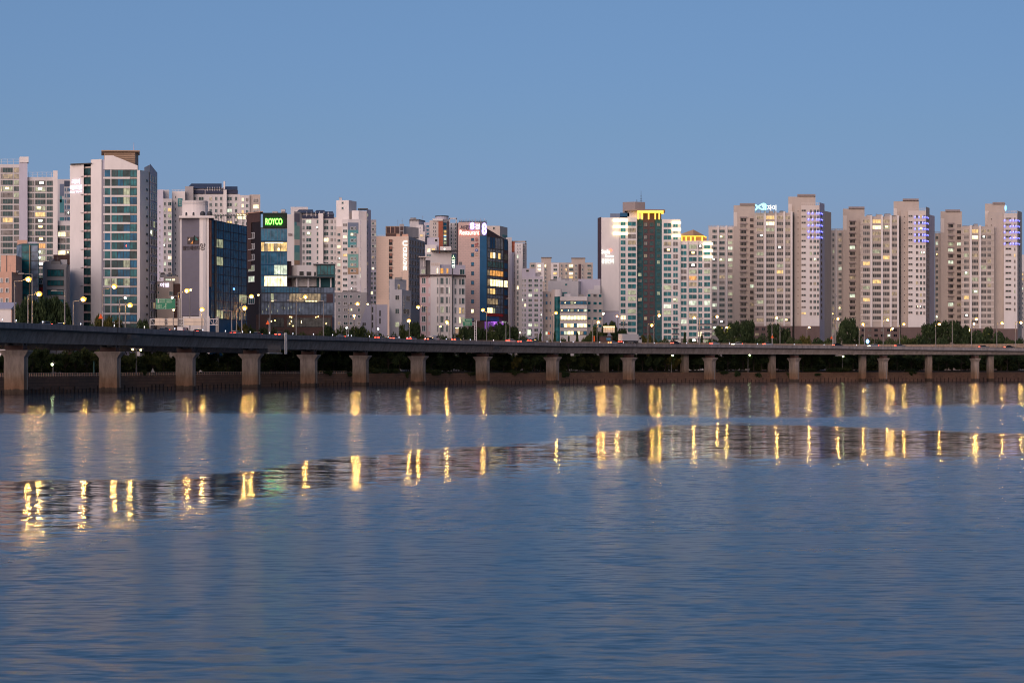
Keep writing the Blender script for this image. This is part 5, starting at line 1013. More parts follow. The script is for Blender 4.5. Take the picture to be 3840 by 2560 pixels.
def curve(v, pts, lo, hi):
    """a plotted line: value along v between lo and hi"""
    o = N('FloatCurve'); mr = N('MapRange'); l.new(v, mr.inputs[0]); mr.inputs[1].default_value = lo; mr.inputs[2].default_value = hi
    l.new(mr.outputs[0], o.inputs['Value']); c = o.mapping.curves[0]; ps = [((a - lo) / (hi - lo), y / 400) for a, y in pts]
    c.points[0].location = ps[0]; c.points[1].location = ps[-1]
    for p in ps[1:-1]: c.points.new(*p)
    o.mapping.update(); return Mth('MULTIPLY', o.outputs[0], 400)
# wind patches on the river, in metres: two calm streaks that mirror, ruffled water between and before them
wob = noise(Vm('MULTIPLY', pos, (.035, .11, 0)), 1, 4, .6)
wob2 = noise(Vm('MULTIPLY', pos, (.13, .7, 0)), 1, 3, .6)
Yw = Mth('MULTIPLY', PY_, Mth('ADD', Mth('ADD', Mth('MULTIPLY', Mth('SUBTRACT', wob.outputs[0], .5), .20), Mth('MULTIPLY', Mth('SUBTRACT', wob2.outputs[0], .5), .10)), 1.0))
e1 = curve(PX_, [(-110, 262), (-72, 268), (-24, 268), (22, 254), (41, 250), (55, 282), (66, 318), (100, 325)], -110, 100)
calm1 = smooth(Mth('SUBTRACT', Yw, e1), -18, 14)
nr = curve(PX_, [(-60, 68), (-24, 73), (-19.5, 75), (-11, 102), (0, 123), (10, 137), (22, 138), (45, 143), (80, 146)], -60, 80)
fr_ = curve(PX_, [(-60, 104), (-26, 109), (-19.5, 112), (-11, 142), (0, 160), (9, 190), (20, 215), (32, 213), (45, 190), (80, 180)], -60, 80)
calm2 = Mth('MULTIPLY', smooth(Mth('SUBTRACT', Yw, nr), -20, 7), Mth('SUBTRACT', 1.0, smooth(Mth('SUBTRACT', Yw, fr_), -5, 5)))
slick = Mth('MULTIPLY', smooth(noise(Vm('MULTIPLY', pos, (.016, .16, 0)), 1, 4, .6).outputs[0], .52, .8), Mth('MULTIPLY', smooth(PY_, 50, 90), .32))     # faint slicks between them
calm = Mth('MAXIMUM', Mth('MAXIMUM', calm1, calm2), slick)
farx = Mth('ADD', Mth('MULTIPLY', smooth(PY_, 150, 300), 1.6), 1.0)     # the far calm is a little rougher
near_r = Mth('SUBTRACT', 1.0, smooth(PY_, 45, 125))
patch = noise(Vm('MULTIPLY', pos, (.02, .06, 0)), 1, 3, .55).outputs[0]
rmul = Mth('ADD', Mth('MULTIPLY', patch, .9), .55)
def slope(vec, scale, detail=2): return Vm('SUBTRACT', noise(vec, scale, detail, .68 if detail == 6 else .5).outputs['Color'], (.5, .5, .5))
s_c = Vm('ADD', Vm('SCALE', slope(Vm('MULTIPLY', pos, (.32, .50, 0)), 1.0, 3), s=.06), Vm('SCALE', slope(Vm('MULTIPLY', pos, (.07, .10, 0)), 1.0, 2), s=.02))
s_f = slope(Vm('MULTIPLY', pos, (.8, 2.2, 0)), 1.3, 3); s_m = slope(Vm('MULTIPLY', pos, (.5, 1.0, 0)), 1.0, 2); s_l = slope(Vm('MULTIPLY', pos, (.05, .16, 0)), 1.0, 2)
WCF, WCM, WRF, WRM, WRL = .15, .08, .9, .06, .02
inv = Mth('SUBTRACT', 1.0, calm)
af = Mth('ADD', Mth('MULTIPLY', Mth('MULTIPLY', calm, farx), WCF), Mth('MULTIPLY', Mth('MULTIPLY', Mth('MULTIPLY', inv, rmul), WRF), Mth('SUBTRACT', 1.0, Mth('MULTIPLY', near_r, .30)))); am = Mth('ADD', Mth('MULTIPLY', Mth('MULTIPLY', calm, farx), WCM), Mth('MULTIPLY', Mth('MULTIPLY', inv, rmul), WRM)); al = Mth('MULTIPLY', Mth('MULTIPLY', inv, rmul), WRL)
sl = Vm('ADD', Vm('ADD', Vm('ADD', Vm('SCALE', s_f, s=af), Vm('SCALE', s_m, s=am)), Vm('SCALE', s_l, s=al)), Vm('SCALE', s_c, s=calm))
lat = N('CombineXYZ'); l.new(Mth('ADD', Mth('MULTIPLY', calm, .4), .10), lat.inputs[0]); lat.inputs[1].default_value = 1.0
nrm = Vm('NORMALIZE', Vm('ADD', Vm('MULTIPLY', sl, lat.outputs[0]), (0, 0, 1)))
l.new(nrm, b.inputs['Normal'])
b.inputs['Base Color'].default_value = (.024, .070, .112, 1); b.inputs['IOR'].default_value = 1.5
l.new(Mth('ADD', Mth('MULTIPLY', inv, Mth('ADD', Mth('MULTIPLY', near_r, .05), .19)), .05), b.inputs['Roughness'])
mb = MB(); mb.poly([(-1500, -60, 0), (1500, -60, 0), (1500, 1100, 0), (-1500, 1100, 0)], 'river_water'); tag(mb.build('water'), kind='structure')
# ------------------------------------------------------------------ trees
random.seed(5)
def leafmat(name, c1, c2):
    m = bpy.data.materials.new(name); n, l, b = nodes_of(m); b.inputs['Roughness'].default_value = .75; b.inputs['Specular IOR Level'].default_value = .15
    g = n.new('ShaderNodeNewGeometry'); t = n.new('ShaderNodeTexNoise'); t.inputs['Scale'].default_value = .7; t.inputs['Detail'].default_value = 3; l.new(g.outputs['Position'], t.inputs['Vector'])
    r = n.new('ShaderNodeValToRGB'); r.color_ramp.elements[0].position = .35; r.color_ramp.elements[0].color = (*c1, 1); r.color_ramp.elements[1].position = .68; r.color_ramp.elements[1].color = (*c2, 1); l.new(t.outputs[0], r.inputs[0]); l.new(r.outputs[0], b.inputs['Base Color']); MATS[name] = m
leafmat('leaf_dark', (.018, .032, .013), (.052, .074, .03)); leafmat('leaf_mid', (.026, .042, .015), (.08, .095, .032)); leafmat('leaf_olive', (.05, .05, .012), (.13, .11, .03))
mat('bark', (.05, .04, .032))
def crown_mesh(lobes, n, size, m, seed):
    rnd = random.Random(seed); mb = MB()
    for i in range(n):
        cx, cy, cz, rx, rz_ = rnd.choice(lobes)
        while True:
            d = Vector((rnd.gauss(0, 1), rnd.gauss(0, 1), rnd.gauss(0, 1))).normalized()
            if rnd.random() < .9: break
        q = rnd.random() ** .4; p = Vector((cx + d.x * rx * q, cy + d.y * rx * q, cz + d.z * rz_ * q))
        s = size * rnd.uniform(.6, 1.5); e = Euler((rnd.uniform(0, 6.3), rnd.uniform(0, 6.3), rnd.uniform(0, 6.3))).to_matrix()
        mb.poly([tuple(p + e @ Vector(v)) for v in ((-s, -s * .45, 0), (0, -s * .6, s * .15), (s, 0, 0), (0, s * .6, s * .12))], m)
    return mb.mesh('crown')
def trunk_mesh(h, lobes, seed):
    rnd = random.Random(seed); mb = MB(); mb.tube((0, 0, -.02), (.02, 0, h), .03, 'bark', .014, 8)
    for cx, cy, cz, rx, rz_ in lobes:
        mb.tube((0.01, 0, h * rnd.uniform(.6, .98)), (cx, cy, cz), .012, 'bark', .004, 6)
    return mb.mesh('trunk')
TREES = {}
def lob(k, r, z0, z1, rr, seed):
    rnd = random.Random(seed); return [(rnd.uniform(-r, r), rnd.uniform(-r, r), rnd.uniform(z0, z1), rnd.uniform(.7, 1.25) * rr, rnd.uniform(.7, 1.2) * rr * .8) for _ in range(k)]
# unit trees, one metre tall, crown about one metre wide
KINDS = {'broad': (lob(11, .30, .42, .84, .19, 1), .45, 2600, .034, 'leaf_dark'), 'broad_b': (lob(9, .26, .45, .86, .2, 2), .42, 2400, .034, 'leaf_mid'), 'olive': (lob(9, .30, .34, .8, .22, 3), .35, 1500, .045, 'leaf_olive'),
         'cone': ([(0, 0, .2, .34, .16), (0.03, 0, .35, .3, .16), (-.03, .02, .5, .24, .16), (0, 0, .66, .17, .15), (0, 0, .82, .1, .14)], .5, 1900, .036, 'leaf_dark'), 'bush': (lob(8, .36, .22, .66, .28, 4), .3, 1500, .05, 'leaf_mid'), 'bush_b': (lob(8, .36, .2, .66, .3, 6), .3, 1500, .05, 'leaf_dark')}
for i, (k, (lo, th, n_l, sz, m)) in enumerate(KINDS.items()): TREES[k] = (crown_mesh(lo, n_l, sz, m, 30 + i), trunk_mesh(th, lo, 40 + i))
NAMES_T = {'broad': ('tree', 'dark green broad crowned tree', 'tree'), 'broad_b': ('tree', 'mid green rounded tree', 'tree'), 'olive': ('tree', 'olive yellow lamplit tree', 'tree'), 'cone': ('conifer_tree', 'dark pointed conifer', 'tree'), 'bush': ('shrub', 'mid green bushy shrub', 'shrub'), 'bush_b': ('shrub', 'dark bushy shrub', 'shrub')}
tree_items = []
def tree(kind, px, Y, ytop, hw, group, ground=None, low=None):
    g = ground if ground is not None else GZ - .15; h = (Z(ytop, Y) - g) * (1.12 if kind.startswith(('bush', 'olive')) else 1.03); w = 2 * S(hw, Y)
    nm, ds, ct = NAMES_T[kind]; t = thing(nm, ds, ct, (X(px, Y), Y, g), group, random.uniform(0, 6.28))
    c = put('crown', TREES[kind][0], t); k = put('trunk', TREES[kind][1], t); t.scale = (w, w, h); return t
TOP = [('broad', 75, 1128, 22, 555), ('broad', 112, 1106, 34, 560), ('broad', 165, 1104, 40, 562), ('broad', 210, 1100, 34, 566), ('broad', 242, 1122, 26, 560), ('bush_b', 345, 1196, 18, 535), ('olive', 388, 1183, 34, 540), ('olive', 430, 1196, 26, 542), ('bush', 462, 1210, 20, 545), ('broad', 535, 1188, 22, 560), ('bush', 560, 1204, 18, 556), ('bush_b', 610, 1222, 22, 566), ('bush_b', 690, 1226, 20, 570),
       ('bush', 860, 1228, 22, 596), ('olive', 905, 1212, 26, 600), ('bush', 940, 1210, 26, 604), ('bush_b', 980, 1214, 28, 606), ('bush_b', 1020, 1222, 26, 610), ('bush', 1060, 1224, 22, 612), ('bush_b', 1105, 1232, 24, 612), ('bush', 1150, 1234, 24, 616), ('bush', 1192, 1232, 24, 618), ('broad', 1232, 1216, 28, 622), ('bush', 1270, 1212, 30, 624), ('bush_b', 1312, 1222, 30, 626), ('broad', 1345, 1216, 32, 628), ('bush', 1390, 1230, 28, 626), ('bush', 1432, 1236, 26, 630), ('bush_b', 1470, 1240, 22, 634),
       ('broad_b', 1522, 1206, 26, 640), ('broad', 1558, 1200, 26, 645), ('bush', 1592, 1240, 22, 648), ('bush_b', 1640, 1246, 24, 655), ('bush', 1672, 1246, 22, 658), ('broad_b', 1716, 1222, 24, 662), ('broad', 1755, 1216, 28, 668), ('broad', 1800, 1222, 28, 672), ('broad_b', 1842, 1212, 26, 674), ('broad', 1886, 1200, 34, 678), ('broad', 1925, 1218, 28, 684), ('bush_b', 1962, 1246, 24, 690), ('bush', 2000, 1254, 20, 694),
       ('cone', 2026, 1242, 17, 700), ('bush', 2050, 1262, 16, 704), ('cone', 2080, 1240, 16, 706), ('bush_b', 2106, 1258, 18, 708), ('cone', 2133, 1254, 13, 714), ('cone', 2164, 1240, 17, 716), ('bush', 2190, 1256, 14, 716), ('broad_b', 2210, 1230, 22, 720), ('broad_b', 2236, 1212, 24, 724), ('broad', 2268, 1206, 22, 728), ('broad', 2300, 1198, 26, 732), ('broad', 2330, 1226, 20, 734), ('bush', 2362, 1256, 18, 738), ('olive', 2424, 1254, 20, 745), ('bush_b', 2460, 1260, 18, 748), ('bush', 2490, 1258, 20, 752), ('bush_b', 2520, 1264, 18, 755), ('cone', 2568, 1242, 18, 760), ('bush', 2600, 1262, 18, 764), ('cone', 2632, 1250, 16, 768), ('bush_b', 2662, 1258, 20, 770),
       ('broad', 2700, 1216, 28, 776), ('broad', 2738, 1204, 32, 780), ('broad', 2778, 1196, 32, 784), ('broad', 2812, 1190, 22, 786), ('bush', 2760, 1256, 24, 770), ('bush_b', 2850, 1246, 28, 788), ('broad', 2908, 1206, 30, 792), ('broad', 2945, 1226, 22, 796), ('bush', 2980, 1254, 24, 796), ('olive', 3020, 1258, 20, 800), ('bush_b', 3060, 1256, 24, 804), ('bush', 3100, 1256, 22, 806), ('broad', 3160, 1196, 26, 812), ('broad', 3182, 1182, 26, 816), ('broad', 3212, 1216, 20, 818), ('bush', 3250, 1258, 26, 818), ('bush_b', 3300, 1262, 26, 820), ('bush', 3350, 1258, 26, 824), ('bush', 3400, 1246, 28, 826), ('bush_b', 3440, 1244, 26, 828),
       ('broad', 3486, 1206, 30, 832), ('broad', 3528, 1194, 34, 836), ('broad', 3572, 1196, 34, 838), ('broad', 3612, 1212, 28, 840), ('bush_b', 3660, 1226, 30, 842), ('broad', 3700, 1220, 30, 842), ('bush_b', 3740, 1230, 26, 844), ('bush', 3780, 1256, 24, 844), ('bush_b', 3822, 1258, 24, 846)]
ti = []
for k, px, yt, hw, Y in TOP:
    Y = max(Y, wallY(px) + 30) if k.startswith('bush') or k == 'cone' else max(Y, wallY(px) + 34)
    t = tree(k, px, Y, yt, hw * 1.15, 'trees and shrubs behind the viaduct'); ti.append((px, t, t['label']))
label_row(ti, '')
ui = []
for i, px in enumerate(np.arange(-30, 3900, 46)):
    px = float(px + random.uniform(-14, 14)); Y = wallY(px) + random.uniform(6, 13)
    if 480 < px < 600 and random.random() < .5: continue
    k = random.choice(('broad', 'broad', 'broad_b', 'broad')); t = tree(k, px, Y, random.uniform(1300, 1322), random.uniform(30, 42), 'trees on the bank under the viaduct', 3.9)
    ui.append((px, t, {'broad': 'dark bank tree under the viaduct', 'broad_b': 'green bank tree under the viaduct'}[k]))
for o in ui: pass
by = {}
for px, t, d in ui: by.setdefault((d, mark(px)), []).append(t)
for (d, m_), ts in by.items():
    for i, t in enumerate(ts): t['label'] = d + ' below ' + m_ + ('' if len(ts) == 1 else f', {ORD[i + 1]} from left')
# low dark undergrowth that closes the view under the deck
gi = []
for row in (0, 1):
    for px in np.arange(-20, 3900, 58 if row else 66):
        px = float(px + random.uniform(-12, 12)); Y = wallY(px) + (15 if row == 0 else 20) + random.uniform(0, 4)
        t = tree(random.choice(('bush_b', 'bush_b', 'bush')), px, Y, random.uniform(1340, 1362) if row == 0 else random.uniform(1318, 1335), random.uniform(40, 54), 'shrubs on the bank under the viaduct', 3.4)
        gi.append((px, t, 'dark low bank shrub' if row == 0 else 'tall dark bank shrub'))
by = {}
for px, t, d in gi: by.setdefault((d, mark(px)), []).append((px, t))
for (d, m_), ts in by.items():
    for i, (px, t) in enumerate(sorted(ts, key=lambda q: q[0])): t['label'] = d + ' under the viaduct, below ' + m_ + ('' if len(ts) == 1 else f', {ORD[i + 1]} from left')
for px, yt in ((2508, 1330), (2536, 1342), (1936, 1338), (920, 1335)):
    t = tree('olive', px, wallY(px) + 5.5, yt, 20, 'trees on the bank under the viaduct', 4.0); t['label'] = {2508: 'lamplit yellow green tree under the viaduct, below the glowing crown tower, taller of two', 2536: 'lamplit yellow green tree under the viaduct, below the glowing crown tower, shorter of two', 1936: 'yellow green tree under the viaduct, below the lavender flats', 920: 'yellow green tree under the viaduct, below the blue glass block'}[px]
vi = []
for px, yt, hw in ((1215, 1388, 26), (1420, 1378, 34), (1470, 1380, 30), (1620, 1382, 34), (1645, 1392, 22), (1912, 1386, 26), (1960, 1388, 24), (2155, 1390, 14), (3040, 1378, 26), (3120, 1378, 34), (3160, 1376, 26), (3420, 1380, 26), (535, 1385, 14)):
    Y = wallY(px) + 2.2; t = tree('bush_b' if px not in (535, 3160) else 'bush', px, Y, yt, hw, 'shrubs along the quay edge', 3.6); vi.append((px, t, 'low shrub spilling over the quay wall'))
for i in range(22):
    px = random.choice((random.uniform(1160, 2180), random.uniform(1160, 2180), random.uniform(2700, 3500))); Y = wallY(px) + .5; yb = random.uniform(1404, 1424)
    t = tree(random.choice(('bush_b', 'bush')), px, Y, random.uniform(1388, 1397), random.uniform(9, 22), 'creepers hanging over the quay wall', Z(yb, Y)); vi.append((px, t, 'small creeper hanging down the quay wall'))
label_row([(p, t, d) for p, t, d in vi], '')
# ------------------------------------------------------------------ street lamps
random.seed(9)
lamps = []
def lamp(px, py, pole, ytop, Y, zb, head='sodium_halo', r=.74, name='street_lamp', desc='lit sodium street lamp', arm=True):
    t = thing(name, desc, 'street lamp', (X(pole, Y), Y, zb), 'street lamps along the viaducts and bank'); dx = X(px, Y) - X(pole, Y); zt_ = Z(ytop, Y) - zb; zh = Z(py, Y) - zb
    mb = MB(); mb.tube((0, 0, -.2), (0, 0, zt_), .19, 'grey_metal', .12); mb.tube((0, 0, -.2), (0, 0, .8), .28, 'grey_metal', .26)
    put('pole', mb.mesh('pole'), t)
    if arm and abs(dx) > .3:
        mb = MB(); mb.tube((0, 0, zt_), (dx * .5, 0, zt_ + .15), .1, 'grey_metal', .09); mb.tube((dx * .5, 0, zt_ + .15), (dx * .92, 0, zh + .25), .09, 'grey_metal', .08); put('arm', mb.mesh('arm'), t)
    mb = MB(); mb.box(dx - .75, -.24, zh + .22, dx + .75, .24, zh + .4, 'grey_metal'); mb.box(dx - .5, -.18, zh + .4, dx + .6, .18, zh + .48, 'grey_metal'); hd = put('lamp_housing', mb.mesh('lamp_housing'), t)
    if head:
        mb = MB(); mb.ball((dx, -.05, zh), r, r * .75, r * .85, head, 12, 8); o = put('lamp_glow', mb.mesh('lamp_glow'), hd)  # sodium head: a glowing ball added for the halo round the bulb
        if head == 'sodium_halo': mb = MB(); mb.ball((dx, -r * .7, zh - r * .25), .3, .3, .3, 'lamp_core', 10, 8); put('bulb', mb.mesh('bulb'), hd)
    lamps.append((px, t, desc)); return t
def dl(px, lat=-5.0):
    x, y, a = onDeck(px, lat); return y, ztop(px) - .75
L = [(107, 1047, 55, 1055), (147, 1102, 105, 1107), (313, 1122, 275, 1130), (429, 1074, 385, 1084), (488, 1144, 470, 1140), (701, 1090, 668, 1097), (758, 1160, 757, 1166), (943, 1111, 907, 1117), (918, 1155, 887, 1158), (1145, 1113, 1111, 1122), (1341, 1139, 1306, 1143), (1533, 1202, 1535, 1180), (1568, 1151, 1600, 1150), (1676, 1207, 1684, 1200),
     (1811, 1162, 1825, 1170), (2085, 1173, 2072, 1172), (2244, 1207, 2239, 1208), (2472, 1182, 2452, 1184), (2444, 1219, 2430, 1215), (2603, 1191, 2624, 1190), (2689, 1187, 2670, 1186), (2912, 1191, 2895, 1190), (3142, 1195, 3126, 1194), (3236, 1215, 3222, 1216), (3328, 1199, 3312, 1200), (3389, 1215, 3374, 1214), (3522, 1215, 3509, 1212), (3661, 1196, 3643, 1198), (3757, 1211, 3738, 1210), (3828, 1209, 3808, 1208)]
for px, py, po, yt in L: Y, zb = dl(po); lamp(px, py, po, yt, Y, zb)
for px, py, po, yt in ((2262, 1175, 2257, 1180), (2725, 1227, 2710, 1224), (3034, 1227, 3026, 1230), (3347, 1231, 3340, 1230), (3634, 1237, 3636, 1240), (3652, 1213, 3652, 1218), (2314, 1185, 2339, 1186), (1328, 1184, 1328, 1190)): Y = wallY(po) + 34; lamp(px, py, po, yt, Y, GZ, desc='lit sodium lamp on the bank road', r=.55)
for px, py, po, yt in ((715, 1087, 712, 1092), (651, 1162, 651, 1166), (969, 1106, 972, 1112), (1379, 1140, 1392, 1142), (2314, 1186, 2316, 1190), (1652, 1224, 1652, 1228), (1950, 1247, 1950, 1250)): Y = wallY(po) + 45; lamp(px, py, po, yt, Y, GZ, 'lamp_small', .34, desc='small lit lamp behind the viaduct')
for px, py, po, yt in ((470, 1117, 448, 1122), (646, 1116, 668, 1112), (1300, 1229, 1300, 1233), (1418, 1233, 1418, 1236)): Y, zb = dl(po, -5.2); lamp(px, py, po, yt, Y, zb, 'lamp_white', .3, desc='lit white lamp')
for px, po, yt in ((80, 121, 1029), (203, 243, 1093), (838, 869, 1166), (1085, 1111, 1128), (1205, 1213, 1130), (1400, 1410, 1140), (1880, 1897, 1212), (1905, 1912, 1120), (2230, 2222, 1200), (2630, 2623, 1195), (2920, 2925, 1195), (3250, 3242, 1216), (3563, 3571, 1200), (1030, 1013, 1128)): Y, zb = dl(po, -5.1); lamp(px, yt + 2, po, yt, Y, zb, None, desc='unlit grey lamp post')
for px, py, po, yt, h in ((528, 1312, 511, 1310, 'lamp_small'), (498, 1310, 512, 1309, 'lamp_small'), (196, 1366, 199, 1352, 'lamp_green'), (3162, 1336, 3159, 1338, 'lamp_green'), (2811, 1331, 2805, 1333, 'lamp_green'), (2522, 1332, 2518, 1336, 'lamp_green')): Y = wallY(po) + 3.5; lamp(px, py, po, yt, Y, 4.0, h, .3, desc='small lit lamp under the viaduct' if h == 'lamp_green' else 'amber lamp on the quay under the viaduct')
label_row(lamps, '')
Y = wallY(352) + 4; t = thing('marker_pole', 'slim pale green pole on the quay under the viaduct', 'pole', (X(352, Y), Y, 4)); mb = MB(); mb.tube((0, 0, -.2), (0, 0, Z(1325, Y) - 4), .16, 'teal_green_paint', .12); put('pole', mb.mesh('pole'), t); mb = MB(); mb.ball((0, 0, Z(1325, Y) - 4), .18, .18, .18, 'white_metal'); put('cap', mb.mesh('cap'), t)
mb = MB(); mb.ball((0, 0, 0), .5, .4, .8, 'lamp_small'); 
Y, zb = dl(3253, -4); t = thing('signal_light', 'round glowing blue white signal on the viaduct before the middle taupe flats', 'signal', (X(3253, Y), Y, zb)); mb = MB(); mb.tube((0, 0, -.1), (0, 0, Z(1288, Y) - zb), .1, 'grey_metal'); put('post', mb.mesh('post'), t); mb = MB(); mb.ball((0, -.3, Z(1280, Y) - zb), .75, .3, 1.0, 'spot_blue', 14, 10); mb.ball((0, -.6, Z(1280, Y) - zb), .4, .12, .6, 'spot_white', 10, 6); put('lens', mb.mesh('lens'), t)
# reflector studs on the parapet, their glint given as a glow of their own
mb = MB(); mb.box(-.07, -.07, -.05, .07, .07, .5, 'white_paint'); stud_p = mb.mesh('post'); mb = MB(); mb.ball((0, -.05, .45), .13, .1, .2, 'stud_glow', 8, 6); stud_r = mb.mesh('reflector')
sp_ = []
for px in (8, 60, 160, 302, 428, 541, 655, 760, 845, 909, 938, 1010, 1098, 1175, 1247, 1305, 1317, 1385, 1455, 1496, 1526, 1594, 1673, 1763, 1850, 2051, 2102, 2149, 2249, 2338, 2453, 2575, 2735, 2840, 2978, 3090, 3212):
    x, y, a = onDeck(px, 5.45); t = thing('delineator', 'white reflector stud', 'delineator', (x, y, ztop(px)), 'reflector studs along the parapet', a); put('post', stud_p, t); put('reflector', stud_r, t); sp_.append((px, t, 'white reflector stud on the parapet'))
label_row(sp_, '')
# ------------------------------------------------------------------ vehicles
def carmeshes(body, kind):
    m = {}
    def loft(sec, mt):
        mb = MB(); n = len(sec[0])
        for s in sec: mb.v += s
        for i in range(len(sec) - 1):
            for k in range(n): j = (k + 1) % n; mb.f.append((i * n + k, i * n + j, (i + 1) * n + j, (i + 1) * n + k)); mb.m.append(mb.mi(mt))
        mb.f.append(tuple(range(n - 1, -1, -1))); mb.m.append(0); mb.f.append(tuple((len(sec) - 1) * n + k for k in range(n))); mb.m.append(0); return mb
    def ring(x, w, z0, z1, r=.12): return [(x, -w, z0), (x, w, z0), (x, w, z1 - r), (x, w - r, z1), (x, -w + r, z1), (x, -w, z1 - r)]
    prof = [(-2.2, .78, .35, .78), (-2.1, .86, .3, .92), (-1.2, .9, .25, .95), (1.0, .9, .25, .93), (1.9, .86, .3, .82), (2.2, .74, .38, .66)]
    if kind == 'van': prof = [(-2.3, .84, .3, 1.85), (-2.2, .9, .25, 1.98), (1.0, .9, .25, 1.98), (1.6, .88, .3, 1.25), (2.2, .84, .3, 1.0), (2.35, .78, .38, .8)]
    m['body'] = loft([ring(*p) for p in prof], body).mesh('body')
    if kind == 'van': m['window'] = loft([ring(.2, .915, 1.15, 1.8), ring(1.0, .91, 1.15, 1.78), ring(1.5, .88, 1.15, 1.3)], 'glass_dark').mesh('window')
    else:
        m['window'] = loft([ring(-1.95, .76, .85, .95, .03), ring(-1.35, .74, .85, 1.38), ring(.2, .74, .85, 1.42), ring(1.15, .76, .85, .94, .03)], 'glass_dark').mesh('window')
        m['roof'] = loft([ring(-1.4, .62, 1.36, 1.42, .02), ring(-1.1, .66, 1.38, 1.47, .04), ring(.1, .66, 1.4, 1.48, .04), ring(.35, .6, 1.36, 1.43, .02)], body).mesh('roof')
    return m
mb = MB(); mb.tube((0, -.1, 0), (0, .1, 0), .33, 'tyre', n=14); mb.tube((0, -.11, 0), (0, .11, 0), .18, 'grey_metal', n=10); wheel = mb.mesh('wheel')
def lightm(m): mb = MB(); mb.box(-.06, -.34, -.13, .05, .34, .13, m); mb.box(-.08, -.26, -.08, .0, .26, .08, m); return mb.mesh('taillight' if m.startswith('tail') else 'headlight')
TL, HL, TO = lightm('tail_red'), lightm('head_white'), lightm('tail_orange')
mat('car_white', (.5, .47, .46), .25, .03, spec=.5); mat('car_grey', (.12, .12, .13), .25, .03, spec=.5); mat('car_black', (.018, .018, .022), .2, .03, spec=.5); mat('car_silver', (.30, .30, .32), .25, .03, spec=.5)
CARS = {(c, k): carmeshes(c, k) for c in ('car_white', 'car_grey', 'car_black', 'car_silver') for k in ('car', 'van')}
ci = []
def car(px, col, kind, lat, tail=True, orange=False, lights=True, dz=0):
    x, y, a = onDeck(px, lat); t = thing('van' if kind == 'van' else 'car', '', kind, (x, y, ztop(px) - .74 + bank(px) * (5.25 - lat) / 10.5 + dz), 'vehicles on the river viaduct', a if tail else a + math.pi)
    for k, me in CARS[(col, kind)].items(): put(k, me, t)
    for sx in (-1.35, 1.4):
        for sy in (-.78, .78): put('wheel', wheel, t, (sx, sy, .33))
    for sy in (-.62, .62):
        put('taillight', TO if orange else TL, t, (-2.22 if kind != 'van' else -2.3, sy, .78)); put('headlight', HL if not tail else stud_h, t, (2.17, sy, .58), math.pi)
    cn = {'car_white': 'white', 'car_grey': 'grey', 'car_black': 'black', 'car_silver': 'silver'}[col]
    ci.append((px, t, f'{cn} {kind} with ' + ('orange tail lights' if orange else 'red tail lights' if tail else 'lit headlights')))
stud_h = lightm('glass_grey')
for c in ((745, 'car_grey', 'car', 0, 1), (885, 'car_white', 'car', 1, 1), (900, 'car_black', 'car', -3, 1), (1052, 'car_grey', 'car', 2, 1), (1425, 'car_grey', 'car', 2, 1), (1482, 'car_silver', 'car', 1, 1), (1545, 'car_silver', 'car', 2, 1), (1612, 'car_black', 'car', 2, 1), (1628, 'car_white', 'van', -3, 1), (1714, 'car_grey', 'car', 1, 1), (1918, 'car_white', 'car', 0, 1), (1962, 'car_grey', 'car', 3, 1), (1998, 'car_grey', 'car', -3, 1), (2300, 'car_silver', 'car', 2, 1, True), (2535, 'car_black', 'car', 1, 1), (2682, 'car_silver', 'car', 1, 1), (2764, 'car_white', 'car', 2, 0), (2880, 'car_silver', 'car', 1, 1), (3142, 'car_black', 'car', 2, 1), (3375, 'car_grey', 'car', 1, 1), (3690, 'car_grey', 'car', 2, 1), (3786, 'car_black', 'car', 2, 1),
          (165, 'car_grey', 'car', 0, 0), (228, 'car_silver', 'car', -3, 0), (612, 'car_silver', 'car', 0, 0), (688, 'car_white', 'van', -3, 1), (962, 'car_grey', 'car', -2, 0), (1275, 'car_silver', 'car', 0, 0), (3275, 'car_silver', 'car', 2, 0)): car(c[0], c[1], c[2], c[3] , bool(c[4]), len(c) > 5, dz=.12)
label_row(ci, '')
# box truck
x, y, a = onDeck(2362, -1.5); zb = ztop(2362) - .70 + bank(2362) * .66; t = thing('box_truck', 'long white box truck on the viaduct before the tower with glowing crown', 'truck', (x, y, zb), None, a)
k = y / F * 3840 / 3840
LB = S(96, y); mb = MB(); mb.box(-LB * .52, -1.2, 1.45, LB * .36, 1.2, 4.1, 'white_paint'); mb.box(-LB * .525, -1.22, 4.05, LB * .365, 1.22, 4.17, 'white_metal'); put('cargo_box', mb.mesh('cargo_box'), t)
mb = MB(); mb.box(-LB * .526, -1.1, 1.5, -LB * .52, -.03, 4.0, 'cream_wall'); mb.box(-LB * .526, .03, 1.5, -LB * .52, 1.1, 4.0, 'cream_wall'); put('rear_door', mb.mesh('rear_door'), t)
mb = MB(); c0 = LB * .385; mb.prism([(c0, -1.15), (c0 + 1.7, -1.15), (c0 + 1.7, 1.15), (c0, 1.15)], .6, 2.0, 'white_paint'); mb.hexa([(c0, -1.1, 2.0), (c0 + 1.68, -1.1, 2.0), (c0 + 1.68, 1.1, 2.0), (c0, 1.1, 2.0), (c0, -1.0, 3.4), (c0 + 1.0, -1.0, 3.4), (c0 + 1.0, 1.0, 3.4), (c0, 1.0, 3.4)], 'white_paint'); cb_ = put('cab', mb.mesh('cab'), t)
